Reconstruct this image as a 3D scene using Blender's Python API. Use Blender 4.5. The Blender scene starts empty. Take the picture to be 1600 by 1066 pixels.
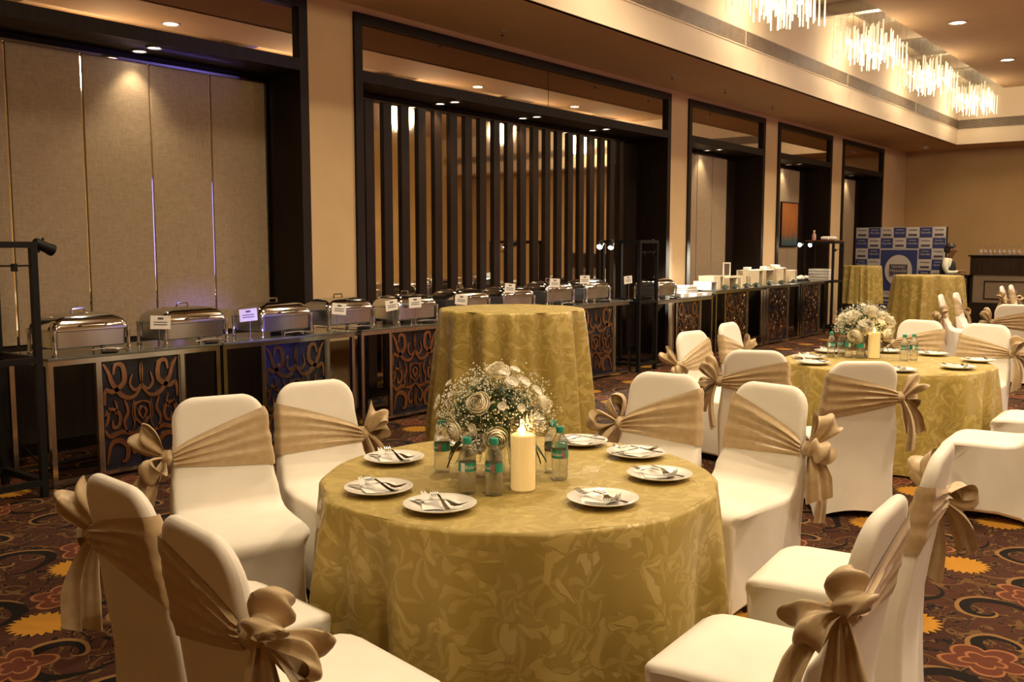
import bpy, bmesh, math, random
from mathutils import Vector, Matrix
R = random.Random(11)
sc = bpy.context.scene
col = sc.collection
PI = math.pi
EXPOSURE = 0.85
P_DOWN = 310
P_CHAN = 22
P_NICHE = 12
P_CHAN2 = 62
P_SPOT = 22
P_BLUE = 4000

# ------------------------------------------------------------------ camera, world, exposure
cam_d = bpy.data.cameras.new('camera')
cam = bpy.data.objects.new('camera', cam_d); col.objects.link(cam)
cam.location = (0, 0, 1.65)
cam.rotation_euler = (PI/2 - 0.0993, 0, 0.6617)
cam_d.sensor_width = 36; cam_d.lens = 33.435; cam_d.clip_end = 200
sc.camera = cam
w = bpy.data.worlds.new('world'); sc.world = w; w.use_nodes = True
w.node_tree.nodes['Background'].inputs[0].default_value = (1, .72, .42, 1)
w.node_tree.nodes['Background'].inputs[1].default_value = .02
sc.view_settings.view_transform = 'Standard'; sc.view_settings.look = 'None'
sc.view_settings.gamma = 1; sc.view_settings.use_curve_mapping = False
sc.view_settings.exposure = EXPOSURE
cy = sc.cycles
cy.use_denoising = True
cy.max_bounces = 10; cy.diffuse_bounces = 4; cy.glossy_bounces = 5; cy.transmission_bounces = 8; cy.transparent_max_bounces = 12
cy.sample_clamp_indirect = 4; cy.caustics_reflective = False; cy.caustics_refractive = False
WARM = (1, .815, .54)

def lamp(name, kind, loc, energy, color=WARM, radius=.08, rot=None, cone=None, blend=.6, target=None, parent=None):
    d = bpy.data.lights.new(name, kind); d.energy = energy; d.color = color
    if kind in ('POINT', 'SPOT'): d.shadow_soft_size = radius
    if kind == 'SPOT': d.spot_size = cone; d.spot_blend = blend
    o = bpy.data.objects.new(name, d); col.objects.link(o); o.location = loc
    if target is not None:
        o.rotation_euler = (Vector(target) - Vector(loc)).to_track_quat('-Z', 'Y').to_euler()
    if parent: o.parent = parent
    return o

# ceiling downlight grid of the hall (those in view get a fitting further down)
DL_X = (-3.97, -.3, 3.4); DL_Y = (1.3, 5.1, 9.0, 12.8, 16.65, 20.5)
for x in DL_X:
    for y in DL_Y:
        lamp('downlight_beam', 'SPOT', (x, y, 5.165), P_DOWN * (.3 if y < 2 else 1), radius=.09, cone=math.radians(140), blend=.9)

# ------------------------------------------------------------------ helpers
class NT:
    """tiny node-tree writer"""
    def __init__(s, name):
        s.m = bpy.data.materials.new(name); s.m.use_nodes = True
        s.t = s.m.node_tree; s.b = s.t.nodes['Principled BSDF']; s.out = s.t.nodes['Material Output']
    def n(s, typ, **kw):
        nd = s.t.nodes.new(typ)
        for k, v in kw.items(): setattr(nd, k, v)
        return nd
    def put(s, sock, v):
        if v is None: return
        if hasattr(v, 'is_linked') or hasattr(v, 'links'): s.t.links.new(v, sock)
        else:
            if sock.type == 'RGBA' and len(v) == 3: v = (*v, 1)
            sock.default_value = v
    def ma(s, op, a, b=None, c=None):
        nd = s.n('ShaderNodeMath', operation=op)
        for i, v in enumerate((a, b, c)): s.put(nd.inputs[i], v)
        return nd.outputs[0]
    def vm(s, op, a, b=None, c=None, out=0):
        nd = s.n('ShaderNodeVectorMath', operation=op)
        for i, v in enumerate((a, b, c)):
            if v is not None: s.put(nd.inputs[i], v)
        return nd.outputs[out]
    def mix(s, f, a, b):
        nd = s.n('ShaderNodeMix', data_type='RGBA')
        s.put(nd.inputs[0], f); s.put(nd.inputs[6], a); s.put(nd.inputs[7], b)
        return nd.outputs[2]
    def coord(s, which='Object'): return s.n('ShaderNodeTexCoord').outputs[which]
    def noise(s, v, scale, detail=2, rough=.5, dim='3D', out=0):
        nd = s.n('ShaderNodeTexNoise', noise_dimensions=dim); s.put(nd.inputs['Vector'], v)
        nd.inputs['Scale'].default_value = scale; nd.inputs['Detail'].default_value = detail; nd.inputs['Roughness'].default_value = rough
        return nd.outputs[out]
    def ramp(s, f, stops):
        nd = s.n('ShaderNodeValToRGB'); s.put(nd.inputs[0], f); e = nd.color_ramp.elements
        while len(e) < len(stops): e.new(.5)
        for i, (p, c) in enumerate(stops): e[i].position = p; e[i].color = (*c, 1)
        return nd.outputs[0]
    def step(s, a, edge, soft=.02):   # smooth a>edge
        nd = s.n('ShaderNodeMapRange', interpolation_type='SMOOTHSTEP'); s.put(nd.inputs[0], a)
        s.put(nd.inputs[1], s.ma('SUBTRACT', edge, soft) if not isinstance(edge, (int, float)) else edge - soft)
        s.put(nd.inputs[2], s.ma('ADD', edge, soft) if not isinstance(edge, (int, float)) else edge + soft)
        return nd.outputs[0]
    def line(s, a, width):            # 1 where |a|<width
        return s.ma('LESS_THAN', s.ma('ABSOLUTE', a), width)
    def polar(s, v):
        sp = s.n('ShaderNodeSeparateXYZ'); s.put(sp.inputs[0], v)
        x, y = sp.outputs[0], sp.outputs[1]
        r = s.ma('SQRT', s.ma('ADD', s.ma('MULTIPLY', x, x), s.ma('MULTIPLY', y, y)))
        return r, s.ma('ARCTAN2', y, x)
    def set(s, **kw):
        names = dict(color='Base Color', rough='Roughness', metal='Metallic', spec='Specular IOR Level', trans='Transmission Weight', ior='IOR',
                     emit='Emission Color', estr='Emission Strength', sheen='Sheen Weight', alpha='Alpha', coat='Coat Weight', sss='Subsurface Weight', normal='Normal')
        for k, v in kw.items(): s.put(s.b.inputs[names[k]], v)
        return s
    def bump(s, h, strength=.3, dist=.01):
        nd = s.n('ShaderNodeBump'); s.put(nd.inputs['Height'], h); nd.inputs['Strength'].default_value = strength; nd.inputs['Distance'].default_value = dist
        s.put(s.b.inputs['Normal'], nd.outputs[0])

def simple(name, color, rough=.5, metal=0, vary=.12, scale=8, **kw):
    t = NT(name); f = t.noise(t.coord(), scale, 3)
    lo = tuple(c*(1-vary) for c in color); hi = tuple(min(1, c*(1+vary)) for c in color)
    t.set(color=t.ramp(f, [(.3, lo), (.7, hi)]), rough=rough, metal=metal, **kw)
    return t.m

class MB:
    def __init__(s): s.v = []; s.f = []; s.mi = []; s.cur = 0; s.uv = None
    def add(s, vs, fs):
        o = len(s.v); s.v += [tuple(p) for p in vs]; s.f += [tuple(i+o for i in f) for f in fs]; s.mi += [s.cur]*len(fs); return s
    def box(s, x0, x1, y0, y1, z0, z1):
        return s.add([(x0,y0,z0),(x1,y0,z0),(x1,y1,z0),(x0,y1,z0),(x0,y0,z1),(x1,y0,z1),(x1,y1,z1),(x0,y1,z1)],
                     [(3,2,1,0),(4,5,6,7),(0,1,5,4),(1,2,6,5),(2,3,7,6),(3,0,4,7)])
    def cbox(s, cx, cy, cz, sx, sy, sz): return s.box(cx-sx/2, cx+sx/2, cy-sy/2, cy+sy/2, cz-sz/2, cz+sz/2)
    def lathe(s, prof, n=16, c=(0,0,0), cap0=True, cap1=True):
        vs = []; fs = []
        for r, z in prof:
            for i in range(n):
                a = 2*PI*i/n; vs.append((c[0]+r*math.cos(a), c[1]+r*math.sin(a), c[2]+z))
        for k in range(len(prof)-1):
            for i in range(n):
                j = (i+1) % n; fs.append((k*n+i, k*n+j, (k+1)*n+j, (k+1)*n+i))
        if cap0: fs.append(tuple(range(n-1, -1, -1)))
        if cap1: fs.append(tuple(range((len(prof)-1)*n, len(prof)*n)))
        return s.add(vs, fs)
    def tube(s, path, rad, n=6, caps=True):
        pts = [Vector(p) for p in path]; vs = []; fs = []; k = len(pts)
        prev = None
        for i, p in enumerate(pts):
            t = (pts[min(i+1, k-1)] - pts[max(i-1, 0)]).normalized()
            if prev is None: a = t.orthogonal().normalized()
            else: a = (prev - t*prev.dot(t)).normalized()
            prev = a; b = t.cross(a); r = rad[i] if isinstance(rad, (list, tuple)) else rad
            for j in range(n):
                q = 2*PI*j/n; vs.append(p + (a*math.cos(q)+b*math.sin(q))*r)
        for i in range(k-1):
            for j in range(n):
                l = (j+1) % n; fs.append((i*n+j, i*n+l, (i+1)*n+l, (i+1)*n+j))
        if caps: fs += [tuple(range(n-1, -1, -1)), tuple(range((k-1)*n, k*n))]
        return s.add(vs, fs)
    def grid(s, fn, nu, nv, closed=False):
        vs = [fn(i/nu, j/nv) for i in range(nu if closed else nu+1) for j in range(nv+1)]; fs = []; m = nv+1; L = nu if closed else nu+1
        for i in range(nu):
            a = i; b = (i+1) % L
            for j in range(nv): fs.append((a*m+j, b*m+j, b*m+j+1, a*m+j+1))
        return s.add(vs, fs)
    def prism(s, poly, h0, h1, fn):      # 2-D polygon extruded; fn(u,v,h)->xyz
        n = len(poly)
        return s.add([fn(u, v, h0) for u, v in poly] + [fn(u, v, h1) for u, v in poly],
                     [tuple(range(n-1, -1, -1)), tuple(range(n, 2*n))] + [(i, (i+1) % n, n+(i+1) % n, n+i) for i in range(n)])
    def ball(s, c, rx, ry=None, rz=None, n=8, m=6):
        ry = ry or rx; rz = rz or rx; vs = [(c[0], c[1], c[2]-rz)]; fs = []
        for k in range(1, m):
            a = -PI/2 + PI*k/m
            for i in range(n):
                b = 2*PI*i/n; vs.append((c[0]+rx*math.cos(a)*math.cos(b), c[1]+ry*math.cos(a)*math.sin(b), c[2]+rz*math.sin(a)))
        vs.append((c[0], c[1], c[2]+rz))
        for i in range(n): fs.append((0, 1+(i+1) % n, 1+i)); fs.append((len(vs)-1, 1+(m-2)*n+i, 1+(m-2)*n+(i+1) % n))
        for k in range(m-2):
            for i in range(n): fs.append((1+k*n+i, 1+k*n+(i+1) % n, 1+(k+1)*n+(i+1) % n, 1+(k+1)*n+i))
        return s.add(vs, fs)
    def mesh(s, name, mat, smooth=True, angle=40):
        me = bpy.data.meshes.new(name); me.from_pydata(s.v, [], s.f); me.update()
        for m in (mat if isinstance(mat, (list, tuple)) else [mat]): me.materials.append(m)
        if any(s.mi): me.polygons.foreach_set('material_index', s.mi)
        if smooth:
            me.polygons.foreach_set('use_smooth', [True]*len(me.polygons)); me.set_sharp_from_angle(angle=math.radians(angle))
        if s.uv:
            l = me.uv_layers.new(name='UVMap'); vi = [0]*len(me.loops); me.loops.foreach_get('vertex_index', vi)
            l.data.foreach_set('uv', [c for i in vi for c in s.uv[i]])
        return me
    def build(s, name, mat, parent=None, smooth=True, angle=40, loc=None, rotz=0):
        return ob(name, s.mesh(name, mat, smooth, angle), parent, loc, rotz)

def ob(name, me, parent=None, loc=None, rotz=0):
    o = bpy.data.objects.new(name, me); col.objects.link(o)
    if parent: o.parent = parent
    if loc: o.location = loc
    if rotz: o.rotation_euler = (0, 0, rotz)
    return o
def tag(o, label, cat=None, group=None, kind=None):
    if label: o['label'] = label
    if cat: o['category'] = cat
    if group: o['group'] = group
    if kind: o['kind'] = kind
    return o
def thing(name, label, cat, loc=(0,0,0), rotz=0, group=None):
    o = bpy.data.objects.new(name, None); col.objects.link(o); o.location = loc; o.rotation_euler = (0, 0, rotz); o.empty_display_size = .1
    return tag(o, label, cat, group)
def struct(o): o['kind'] = 'structure'; return o
def copy_tree(o, parent=None, loc=None, rotz=None, label=None, group=None):
    c = o.copy(); col.objects.link(c)
    if parent: c.parent = parent
    if loc is not None: c.location = loc
    if rotz is not None: c.rotation_euler = (0, 0, rotz)
    if label: c['label'] = label
    if group: c['group'] = group
    for ch in o.children: copy_tree(ch, c)
    return c
def bevel(o, w=.004, seg=2):
    m = o.modifiers.new('bevel', 'BEVEL'); m.width = w; m.segments = seg; m.limit_method = 'ANGLE'; return o
def text_mesh(txt, size, mat, extrude=.0008, align='CENTER'):
    cu = bpy.data.curves.new('lettering', 'FONT'); cu.body = txt; cu.size = size; cu.extrude = extrude; cu.align_x = align; cu.align_y = 'CENTER'; cu.resolution_u = 2
    o = bpy.data.objects.new('lettering_tmp', cu); col.objects.link(o)
    bpy.context.view_layer.update()
    me = bpy.data.meshes.new_from_object(o.evaluated_get(bpy.context.evaluated_depsgraph_get())); me.materials.clear(); me.materials.append(mat)
    bpy.data.objects.remove(o); me.name = 'lettering'
    return me

# ------------------------------------------------------------------ materials
M = {}
def wood(name, c, rough=.35):
    t = NT(name); v = t.vm('MULTIPLY', t.coord(), (14, 14, .9)); f = t.noise(v, 2.5, 4, .6)
    t.set(color=t.ramp(f, [(.25, tuple(x*.6 for x in c)), (.75, tuple(x*1.4 for x in c))]), rough=rough, spec=.18); return t.m
M['dark'] = wood('dark_wood', (.016, .0095, .006), .5)
M['slat'] = wood('slat_wood', (.024, .0125, .0075), .42)
M['bar'] = wood('bar_wood', (.03, .018, .013), .25)
M['wall'] = simple('wall_paint', (.63, .45, .245), .75, vary=.04, scale=3)
M['farwall'] = simple('far_wall_paper', (.56, .38, .165), .75, vary=.05, scale=1.5)
M['ceil'] = simple('ceiling_paint', (.54, .35, .195), .8, vary=.03, scale=2)
M['fascia'] = simple('fascia_paint', (.72, .60, .44), .7, vary=.03, scale=2)
M['mirror'] = simple('bronze_mirror', (.56, .47, .38), .02, 1, vary=.01)
M['strip'] = simple('strip_mirror', (.85, .75, .6), .04, 1, vary=.02)
M['chrome'] = simple('chrome', (.58, .59, .58), .15, 1, vary=.06, scale=20)
M['steel'] = simple('polished_steel', (.66, .69, .70), .09, 1, vary=.05, scale=30)
M['brushed'] = simple('brushed_steel', (.48, .48, .46), .3, 1, vary=.1, scale=40)
M['black'] = simple('black_metal', (.008, .0075, .007), .5, 0, vary=.2, spec=.2)
M['glossblack'] = simple('gloss_black', (.012, .010, .009), .12, 0, vary=.2)
M['ctop'] = simple('counter_glass', (.10, .10, .085), .12, 0, vary=.2, spec=.7)
M['copper'] = simple('copper_filigree', (.46, .28, .155), .22, 1, vary=.2, scale=5)
M['white'] = simple('white_china', (.86, .82, .75), .16, 0, vary=.02, coat=.4)
M['paper'] = simple('white_paper', (.85, .82, .76), .7, 0, vary=.04, scale=30)
M['ink'] = simple('grey_ink', (.10, .09, .09), .6)
M['cream'] = simple('cream_box', (.78, .66, .46), .6, vary=.08)
M['leaf'] = simple('dark_leaf', (.035, .07, .018), .4, vary=.5, scale=20)
M['leaf2'] = simple('fern_leaf', (.10, .14, .04), .5, vary=.4, scale=20)
M['stemg'] = simple('flower_stem', (.16, .18, .06), .6, vary=.3)
M['rose'] = simple('ivory_rose', (.93, .87, .68), .55, vary=.06, scale=25)
M['mum'] = simple('white_petal', (.90, .86, .74), .55, vary=.05, scale=25)
M['breath'] = simple('gypsophila', (.85, .82, .68), .6, vary=.08)
M['teal'] = simple('bottle_green', (.02, .30, .21), .35, vary=.08)
M['skin'] = simple('skin', (.22, .10, .055), .5, vary=.06)
M['hair'] = simple('hair', (.02, .012, .009), .5, vary=.2)
M['shirt'] = simple('shirt_cloth', (.78, .75, .62), .8, vary=.05)
M['vest'] = simple('vest_cloth', (.014, .015, .017), .8, vary=.2)
M['panelg'] = simple('bar_panel', (.20, .15, .10), .4, vary=.08)
M['socket'] = simple('socket_plastic', (.70, .66, .60), .4, vary=.03)

def emit(name, color, strength, sampled=True):
    t = NT(name); t.set(color=(.8, .75, .65), emit=color, estr=strength)
    if not sampled: t.m.cycles.emission_sampling = 'NONE'
    return t.m
M['lens'] = emit('downlight_lens', (1, .86, .62), 9, False)
M['spotlens'] = emit('spot_lens', (1, .93, .80), 60, False)
M['bulb'] = emit('chandelier_bulb', (1, .80, .52), 9, False)
M['flame'] = emit('candle_flame', (1, .62, .20), 7, False)

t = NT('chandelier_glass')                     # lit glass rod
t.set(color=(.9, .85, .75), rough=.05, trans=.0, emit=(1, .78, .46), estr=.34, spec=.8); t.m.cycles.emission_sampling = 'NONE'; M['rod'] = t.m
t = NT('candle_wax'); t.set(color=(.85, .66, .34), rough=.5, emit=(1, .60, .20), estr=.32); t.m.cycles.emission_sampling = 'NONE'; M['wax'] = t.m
def clear(name, tint, base, edge, rough, bump=None, milk=0):
    """thin clear plastic or glass: mostly transparent, glossier at grazing angles"""
    t = NT(name); gl = t.n('ShaderNodeBsdfGlossy'); gl.inputs['Roughness'].default_value = rough; tr = t.n('ShaderNodeBsdfTransparent'); tr.inputs[0].default_value = (*tint, 1)
    lw = t.n('ShaderNodeLayerWeight'); lw.inputs[0].default_value = .5
    f = t.ma('ADD', t.ma('MULTIPLY', t.ma('POWER', lw.outputs['Facing'], 3.0), edge), base)
    mx = t.n('ShaderNodeMixShader'); t.put(mx.inputs[0], f); t.put(mx.inputs[1], tr.outputs[0]); t.put(mx.inputs[2], gl.outputs[0]); o = mx.outputs[0]
    if milk:
        rf = t.n('ShaderNodeBsdfRefraction'); rf.inputs['IOR'].default_value = 1.25; rf.inputs['Roughness'].default_value = .0; rf.inputs[0].default_value = (*tint, 1); m4 = t.n('ShaderNodeMixShader'); m4.inputs[0].default_value = .5
        t.put(m4.inputs[1], tr.outputs[0]); t.put(m4.inputs[2], rf.outputs[0]); t.put(mx.inputs[1], m4.outputs[0])
        df = t.n('ShaderNodeBsdfDiffuse'); df.inputs[0].default_value = (.85, .83, .76, 1); m3 = t.n('ShaderNodeMixShader'); m3.inputs[0].default_value = milk; t.put(m3.inputs[1], o); t.put(m3.inputs[2], df.outputs[0]); o = m3.outputs[0]
    if bump:
        bp = t.n('ShaderNodeBump'); bp.inputs['Strength'].default_value = .8; bp.inputs['Distance'].default_value = .004
        t.put(bp.inputs['Height'], t.noise(t.vm('MULTIPLY', t.coord(), bump), 1, 2)); t.put(gl.inputs['Normal'], bp.outputs[0])
    t.put(t.out.inputs[0], o); return t.m
M['glass'] = clear('clear_glass', (.97, .97, .95), .04, .7, .03)
M['bottle'] = clear('water_bottle', (.97, .965, .93), .13, .75, .05, (70, 70, 190), .02)

t = NT('wall_fabric')                          # woven panel cloth
v = t.coord(); a = t.noise(t.vm('MULTIPLY', v, (1, 160, 18)), 1, 2); b = t.noise(t.vm('MULTIPLY', v, (1, 18, 160)), 1, 2)
f = t.ma('ADD', t.ma('MULTIPLY', a, .5), t.ma('MULTIPLY', b, .5))
t.set(color=t.ramp(f, [(.35, (.31, .23, .15)), (.65, (.43, .325, .215))]), rough=.85, spec=.2); t.bump(f, .25, .002); M['fabric'] = t.m

t = NT('chair_spandex'); f = t.noise(t.coord(), 6, 2)
t.set(color=t.ramp(f, [(.3, (.80, .75, .66)), (.7, (.86, .81, .72))]), rough=.62, spec=.3, sheen=.15); M['spandex'] = t.m
t = NT('sash_taffeta'); v = t.coord(); f = t.noise(t.vm('MULTIPLY', v, (30, 30, 30)), 1, 3)
t.set(color=t.ramp(f, [(.3, (.45, .325, .175)), (.7, (.53, .39, .22))]), rough=.42, spec=.45, sheen=.2); t.bump(f, .25, .003); M['sash'] = t.m

def damask(name, lo, hi, scale):
    t = NT(name); uv = t.n('ShaderNodeUVMap').outputs[0]
    v = t.vm('MULTIPLY', uv, (scale,)*3)
    wv = t.vm('ADD', v, t.vm('MULTIPLY', t.vm('SUBTRACT', t.noise(v, 1.6, 2, out=1), (.5, .5, .5)), (.55, .55, 0)))
    vo = t.n('ShaderNodeTexVoronoi', voronoi_dimensions='2D', feature='F1'); t.put(vo.inputs['Vector'], wv); vo.inputs['Scale'].default_value = 1; vo.inputs['Randomness'].default_value = .75
    d = t.vm('SUBTRACT', wv, vo.outputs['Position']); r, th = t.polar(d)
    ph = t.ma('MULTIPLY', t.vm('DOT_PRODUCT', vo.outputs['Color'], (1, 1, 1), out=1), 9)
    sw = t.ma('SINE', t.ma('ADD', t.ma('ADD', t.ma('MULTIPLY', th, 2), t.ma('MULTIPLY', r, 11)), ph))
    scall = t.ma('MULTIPLY', t.ma('SINE', t.ma('ADD', t.ma('MULTIPLY', th, 9), t.ma('MULTIPLY', r, 20))), .45)
    env = t.ma('SUBTRACT', .95, t.ma('MULTIPLY', r, 1.9))
    leaf = t.step(t.ma('ADD', t.ma('ADD', sw, scall), t.ma('SUBTRACT', env, .55)), .25, .12)
    n2 = t.noise(wv, 3.2, 1.5); sprig = t.step(t.ma('ABSOLUTE', t.ma('SUBTRACT', n2, .5)), .035, .012)
    vo2 = t.n('ShaderNodeTexVoronoi', voronoi_dimensions='2D', feature='F1'); t.put(vo2.inputs['Vector'], wv); vo2.inputs['Scale'].default_value = 2.3; vo2.inputs['Randomness'].default_value = .9
    r2, th2 = t.polar(t.vm('SUBTRACT', wv, vo2.outputs['Position']))
    fr_ = t.ma('SINE', t.ma('ADD', t.ma('MULTIPLY', th2, 5), t.ma('MULTIPLY', r2, 16)))
    leaf2 = t.ma('MULTIPLY', t.step(t.ma('ADD', fr_, t.ma('SUBTRACT', .7, t.ma('MULTIPLY', r2, 4))), .5, .15), .5)
    mask = t.ma('MULTIPLY', leaf, t.ma('ADD', t.ma('MULTIPLY', sprig, .7), .3)); mask = t.ma('MAXIMUM', mask, t.ma('MULTIPLY', leaf2, t.ma('SUBTRACT', 1, leaf)))
    fine = t.noise(t.vm('MULTIPLY', uv, (220, 60, 1)), 1, 2)
    c = t.mix(mask, lo, hi); c = t.mix(t.ma('MULTIPLY', fine, .25), c, tuple(x*.7 for x in lo))
    t.set(color=c, rough=t.ma('SUBTRACT', .56, t.ma('MULTIPLY', mask, .22)), spec=.5, sheen=.1)
    t.bump(t.ma('ADD', t.ma('MULTIPLY', mask, .8), t.ma('MULTIPLY', fine, .12)), .35, .004)
    return t.m
M['damask'] = damask('gold_damask', (.375, .268, .054), (.53, .40, .125), 3.0)

# patterned carpet: star flowers, peonies and black scrolls on a brick lattice
t = NT('ballroom_carpet'); v0 = t.coord()
warp = t.vm('MULTIPLY', t.vm('SUBTRACT', t.noise(v0, 2.2, 2, out=1), (.5, .5, .5)), (.16, .16, 0))
vw = t.vm('ADD', v0, warp)
def lat(src, ox, oy, px=1.2, py=.95):
    nd = t.n('ShaderNodeVectorMath', operation='WRAP'); t.put(nd.inputs[0], t.vm('SUBTRACT', src, (ox, oy, 0)))
    nd.inputs[1].default_value = (px/2, py/2, 1); nd.inputs[2].default_value = (-px/2, -py/2, -1); return t.polar(nd.outputs[0])
grain = t.noise(v0, 260, 1); big = t.noise(v0, 1.1, 2)
c = t.ramp(big, [(.35, (.046, .016, .010)), (.65, (.074, .026, .015))])
tan = (.24, .125, .045); blk = (.006, .005, .005)
# vine lines
n1 = t.noise(vw, 3.0, 2.5); c = t.mix(t.line(t.ma('SUBTRACT', t.ma('FRACT', t.ma('MULTIPLY', n1, 7)), .5), .075), c, tuple(x*.55 for x in tan))
n3 = t.noise(vw, 7.5, 2); c = t.mix(t.line(t.ma('SUBTRACT', t.ma('FRACT', t.ma('MULTIPLY', n3, 5)), .5), .06), c, (.010, .007, .006)); c = t.mix(t.line(t.ma('SUBTRACT', t.ma('FRACT', t.ma('MULTIPLY', n3, 5)), .62), .03), c, tuple(x*.6 for x in tan))
for k, (ox, oy) in enumerate(((-4.45, 1.75), (-3.85, 2.225), (-4.3, 2.32), (-3.7, 1.845))):
    s_ = 1 if k < 2 else -1; r, th = lat(vw, ox, oy)
    q = t.ma('FRACT', t.ma('ADD', t.ma('MULTIPLY', th, s_/(2*PI)), t.ma('MULTIPLY', r, 5.2)))
    inside = t.ma('LESS_THAN', r, .215)
    arm = t.ma('MULTIPLY', t.ma('LESS_THAN', q, t.ma('ADD', .10, t.ma('MULTIPLY', r, 1.25))), inside)
    rim = t.ma('MULTIPLY', t.line(t.ma('SUBTRACT', q, t.ma('ADD', .12, t.ma('MULTIPLY', r, 1.25))), .045), inside)
    c = t.mix(arm, c, blk); c = t.mix(rim, c, tan)
for ox, oy in ((-4.36, 2.12), (-3.76, 1.645)):      # peonies
    r, th = lat(vw, ox, oy)
    edge = t.ma('MULTIPLY', .155, t.ma('ADD', .62, t.ma('MULTIPLY', t.ma('ABSOLUTE', t.ma('COSINE', t.ma('MULTIPLY', th, 2.5))), .38)))
    c = t.mix(t.ma('LESS_THAN', r, edge), c, (.115, .034, .018))
    c = t.mix(t.line(t.ma('SUBTRACT', r, edge), .008), c, (.30, .12, .05))
    c = t.mix(t.line(t.ma('SUBTRACT', r, t.ma('MULTIPLY', edge, .5)), .007), c, (.30, .12, .05))
for ox, oy in ((-4.11, 1.91), (-4.71, 2.385)):      # orange star flowers
    r, th = lat(v0, ox, oy)
    tri = t.ma('PINGPONG', t.ma('MULTIPLY', th, 11/PI), .5)
    edge = t.ma('MULTIPLY', .115, t.ma('ADD', .95, t.ma('MULTIPLY', tri, .6)))
    c = t.mix(t.ma('LESS_THAN', r, t.ma('ADD', edge, .010)), c, blk)
    c = t.mix(t.ma('LESS_THAN', r, edge), c, (.46, .215, .028))
c = t.mix(t.ma('MULTIPLY', grain, .45), c, (.02, .012, .008))
t.set(color=c, rough=.95, spec=.1); t.bump(grain, .4, .004); M['carpet'] = t.m

# ------------------------------------------------------------------ setting
XW, XN, ZS, ZM = -7.1, -7.55, 4.0, 5.2
XF, YF, XE = -5.63, 24.04, -4.70            # fascia, far fascia, edge of main ceiling
XR, YB, YFW = 6.5, -4.0, 25.3
BAYS = [(2.99, 5.99), (6.58, 12.99), (13.57, 16.50), (17.11, 19.94), (20.61, 23.42)]
FT = .10
struct(MB().box(-7.8, XR+.1, YB-.1, YFW+.1, -.06, 0).build('floor', M['carpet'], smooth=False))
wl = MB(); y0 = YB
for a, b in BAYS: wl.box(-7.8, XW, y0, a, 0, 4.05); wl.box(-7.8, XW, a, b, 3.93, 4.05); y0 = b
wl.box(-7.8, XW, y0, YFW, 0, 4.05)
wall = struct(wl.build('wall_left', M['wall'], smooth=False))
struct(MB().box(-7.8, XR+.1, YFW, YFW+.1, 0, 5.6).build('wall_far', M['farwall'], smooth=False))
struct(MB().box(XR, XR+.1, YB, YFW, 0, 5.6).build('wall_right', M['farwall'], smooth=False))
struct(MB().box(-7.8, XR+.1, YB-.1, YB, 0, 5.6).build('wall_back', M['farwall'], smooth=False))
struct(MB().box(XW, XW+.012, YB, BAYS[0][0], 0, .12).build('baseboard_left', M['dark'], smooth=False))

def part(name, mat, parent, *boxes, bev=0):
    m = MB()
    for b in boxes: m.box(*b)
    o = m.build(name, mat, parent, smooth=False)
    if bev: bevel(o, bev)
    return o
for bi, (a, b) in enumerate(BAYS):
    ia, ib = a+FT, b-FT
    part('bay_frame', M['dark'], wall, (XW-.06, XW+.03, a, ia, 0, 3.93), (XW-.06, XW+.03, ib, b, 0, 3.93), (XW-.06, XW+.03, ia, ib, 3.84, 3.93), (XW-.06, XW+.03, ia, ib, 3.27, 3.38))
    part('transom_mirror', M['mirror'], wall, (XW-.04, XW-.02, ia, ib, 3.38, 3.84))
    part('niche_ceiling', M['dark'], wall, (XN-.06, XW-.06, ia, ib, 3.27, 3.31))
    part('jamb', M['dark'], wall, (XN-.06, XW-.06, a+.04, ia, 0, 3.27)); part('jamb', M['dark'], wall, (XN-.06, XW-.06, ib, b-.04, 0, 3.27))
    part('niche_back', M['dark'], wall, (-7.8, XN-.05, ia, ib, 0, 3.3))
    part('skirting', M['dark'], wall, (XN-.05, XN+.02, ia, ib, 0, .10))
    part('metal_rail', M['strip'], wall, (XN-.05, XN+.012, ia, ib-.06, 3.195, 3.215))
    if bi == 1:
        y = 6.78
        fin = MB().box(-.05, .030, -.068, .068, .10, 3.195).box(.030, .042, -.068, .030, .10, 3.195).mesh('slat', M['slat'], smooth=False)
        while y < ib-.3:
            part('mirror_strip', M['strip'], wall, (XN-.05, XN+.011, y-.066, y+.066, .10, 3.195))
            if y+.27 < ib-.2: ob('slat', fin, wall, (XN, y+.135, 0))
            y += .27
        part('mirror_seam', M['dark'], wall, (XW-.02, XW-.018, 9.88, 9.886, 3.38, 3.84))
    else:
        ys = [3.10, 3.45, 4.05, 4.65, 5.25, 5.86] if bi == 0 else [ia+(ib-ia-.45)*k/4 for k in range(5)]
        for k in range(len(ys)-1):
            bevel(part('fabric_panel', M['fabric'], wall, (XN-.04, XN, ys[k]+.008, ys[k+1]-.008, .88, 3.195)), .006)
            if k: part('metal_strip', M['strip'], wall, (XN-.05, XN-.012, ys[k]-.009, ys[k]+.009, .10, 3.195))
        part('wainscot', M['dark'], wall, (XN-.05, XN-.004, ia, ys[-1], .10, .87))
        part('metal_strip', M['strip'], wall, (XN-.05, XN+.004, ys[-1]-.006, ys[-1]+.006, .10, 3.2))
part('wall_socket', M['socket'], wall, (XW, XW+.012, 6.14, 6.24, .38, .50), bev=.004)

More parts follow.
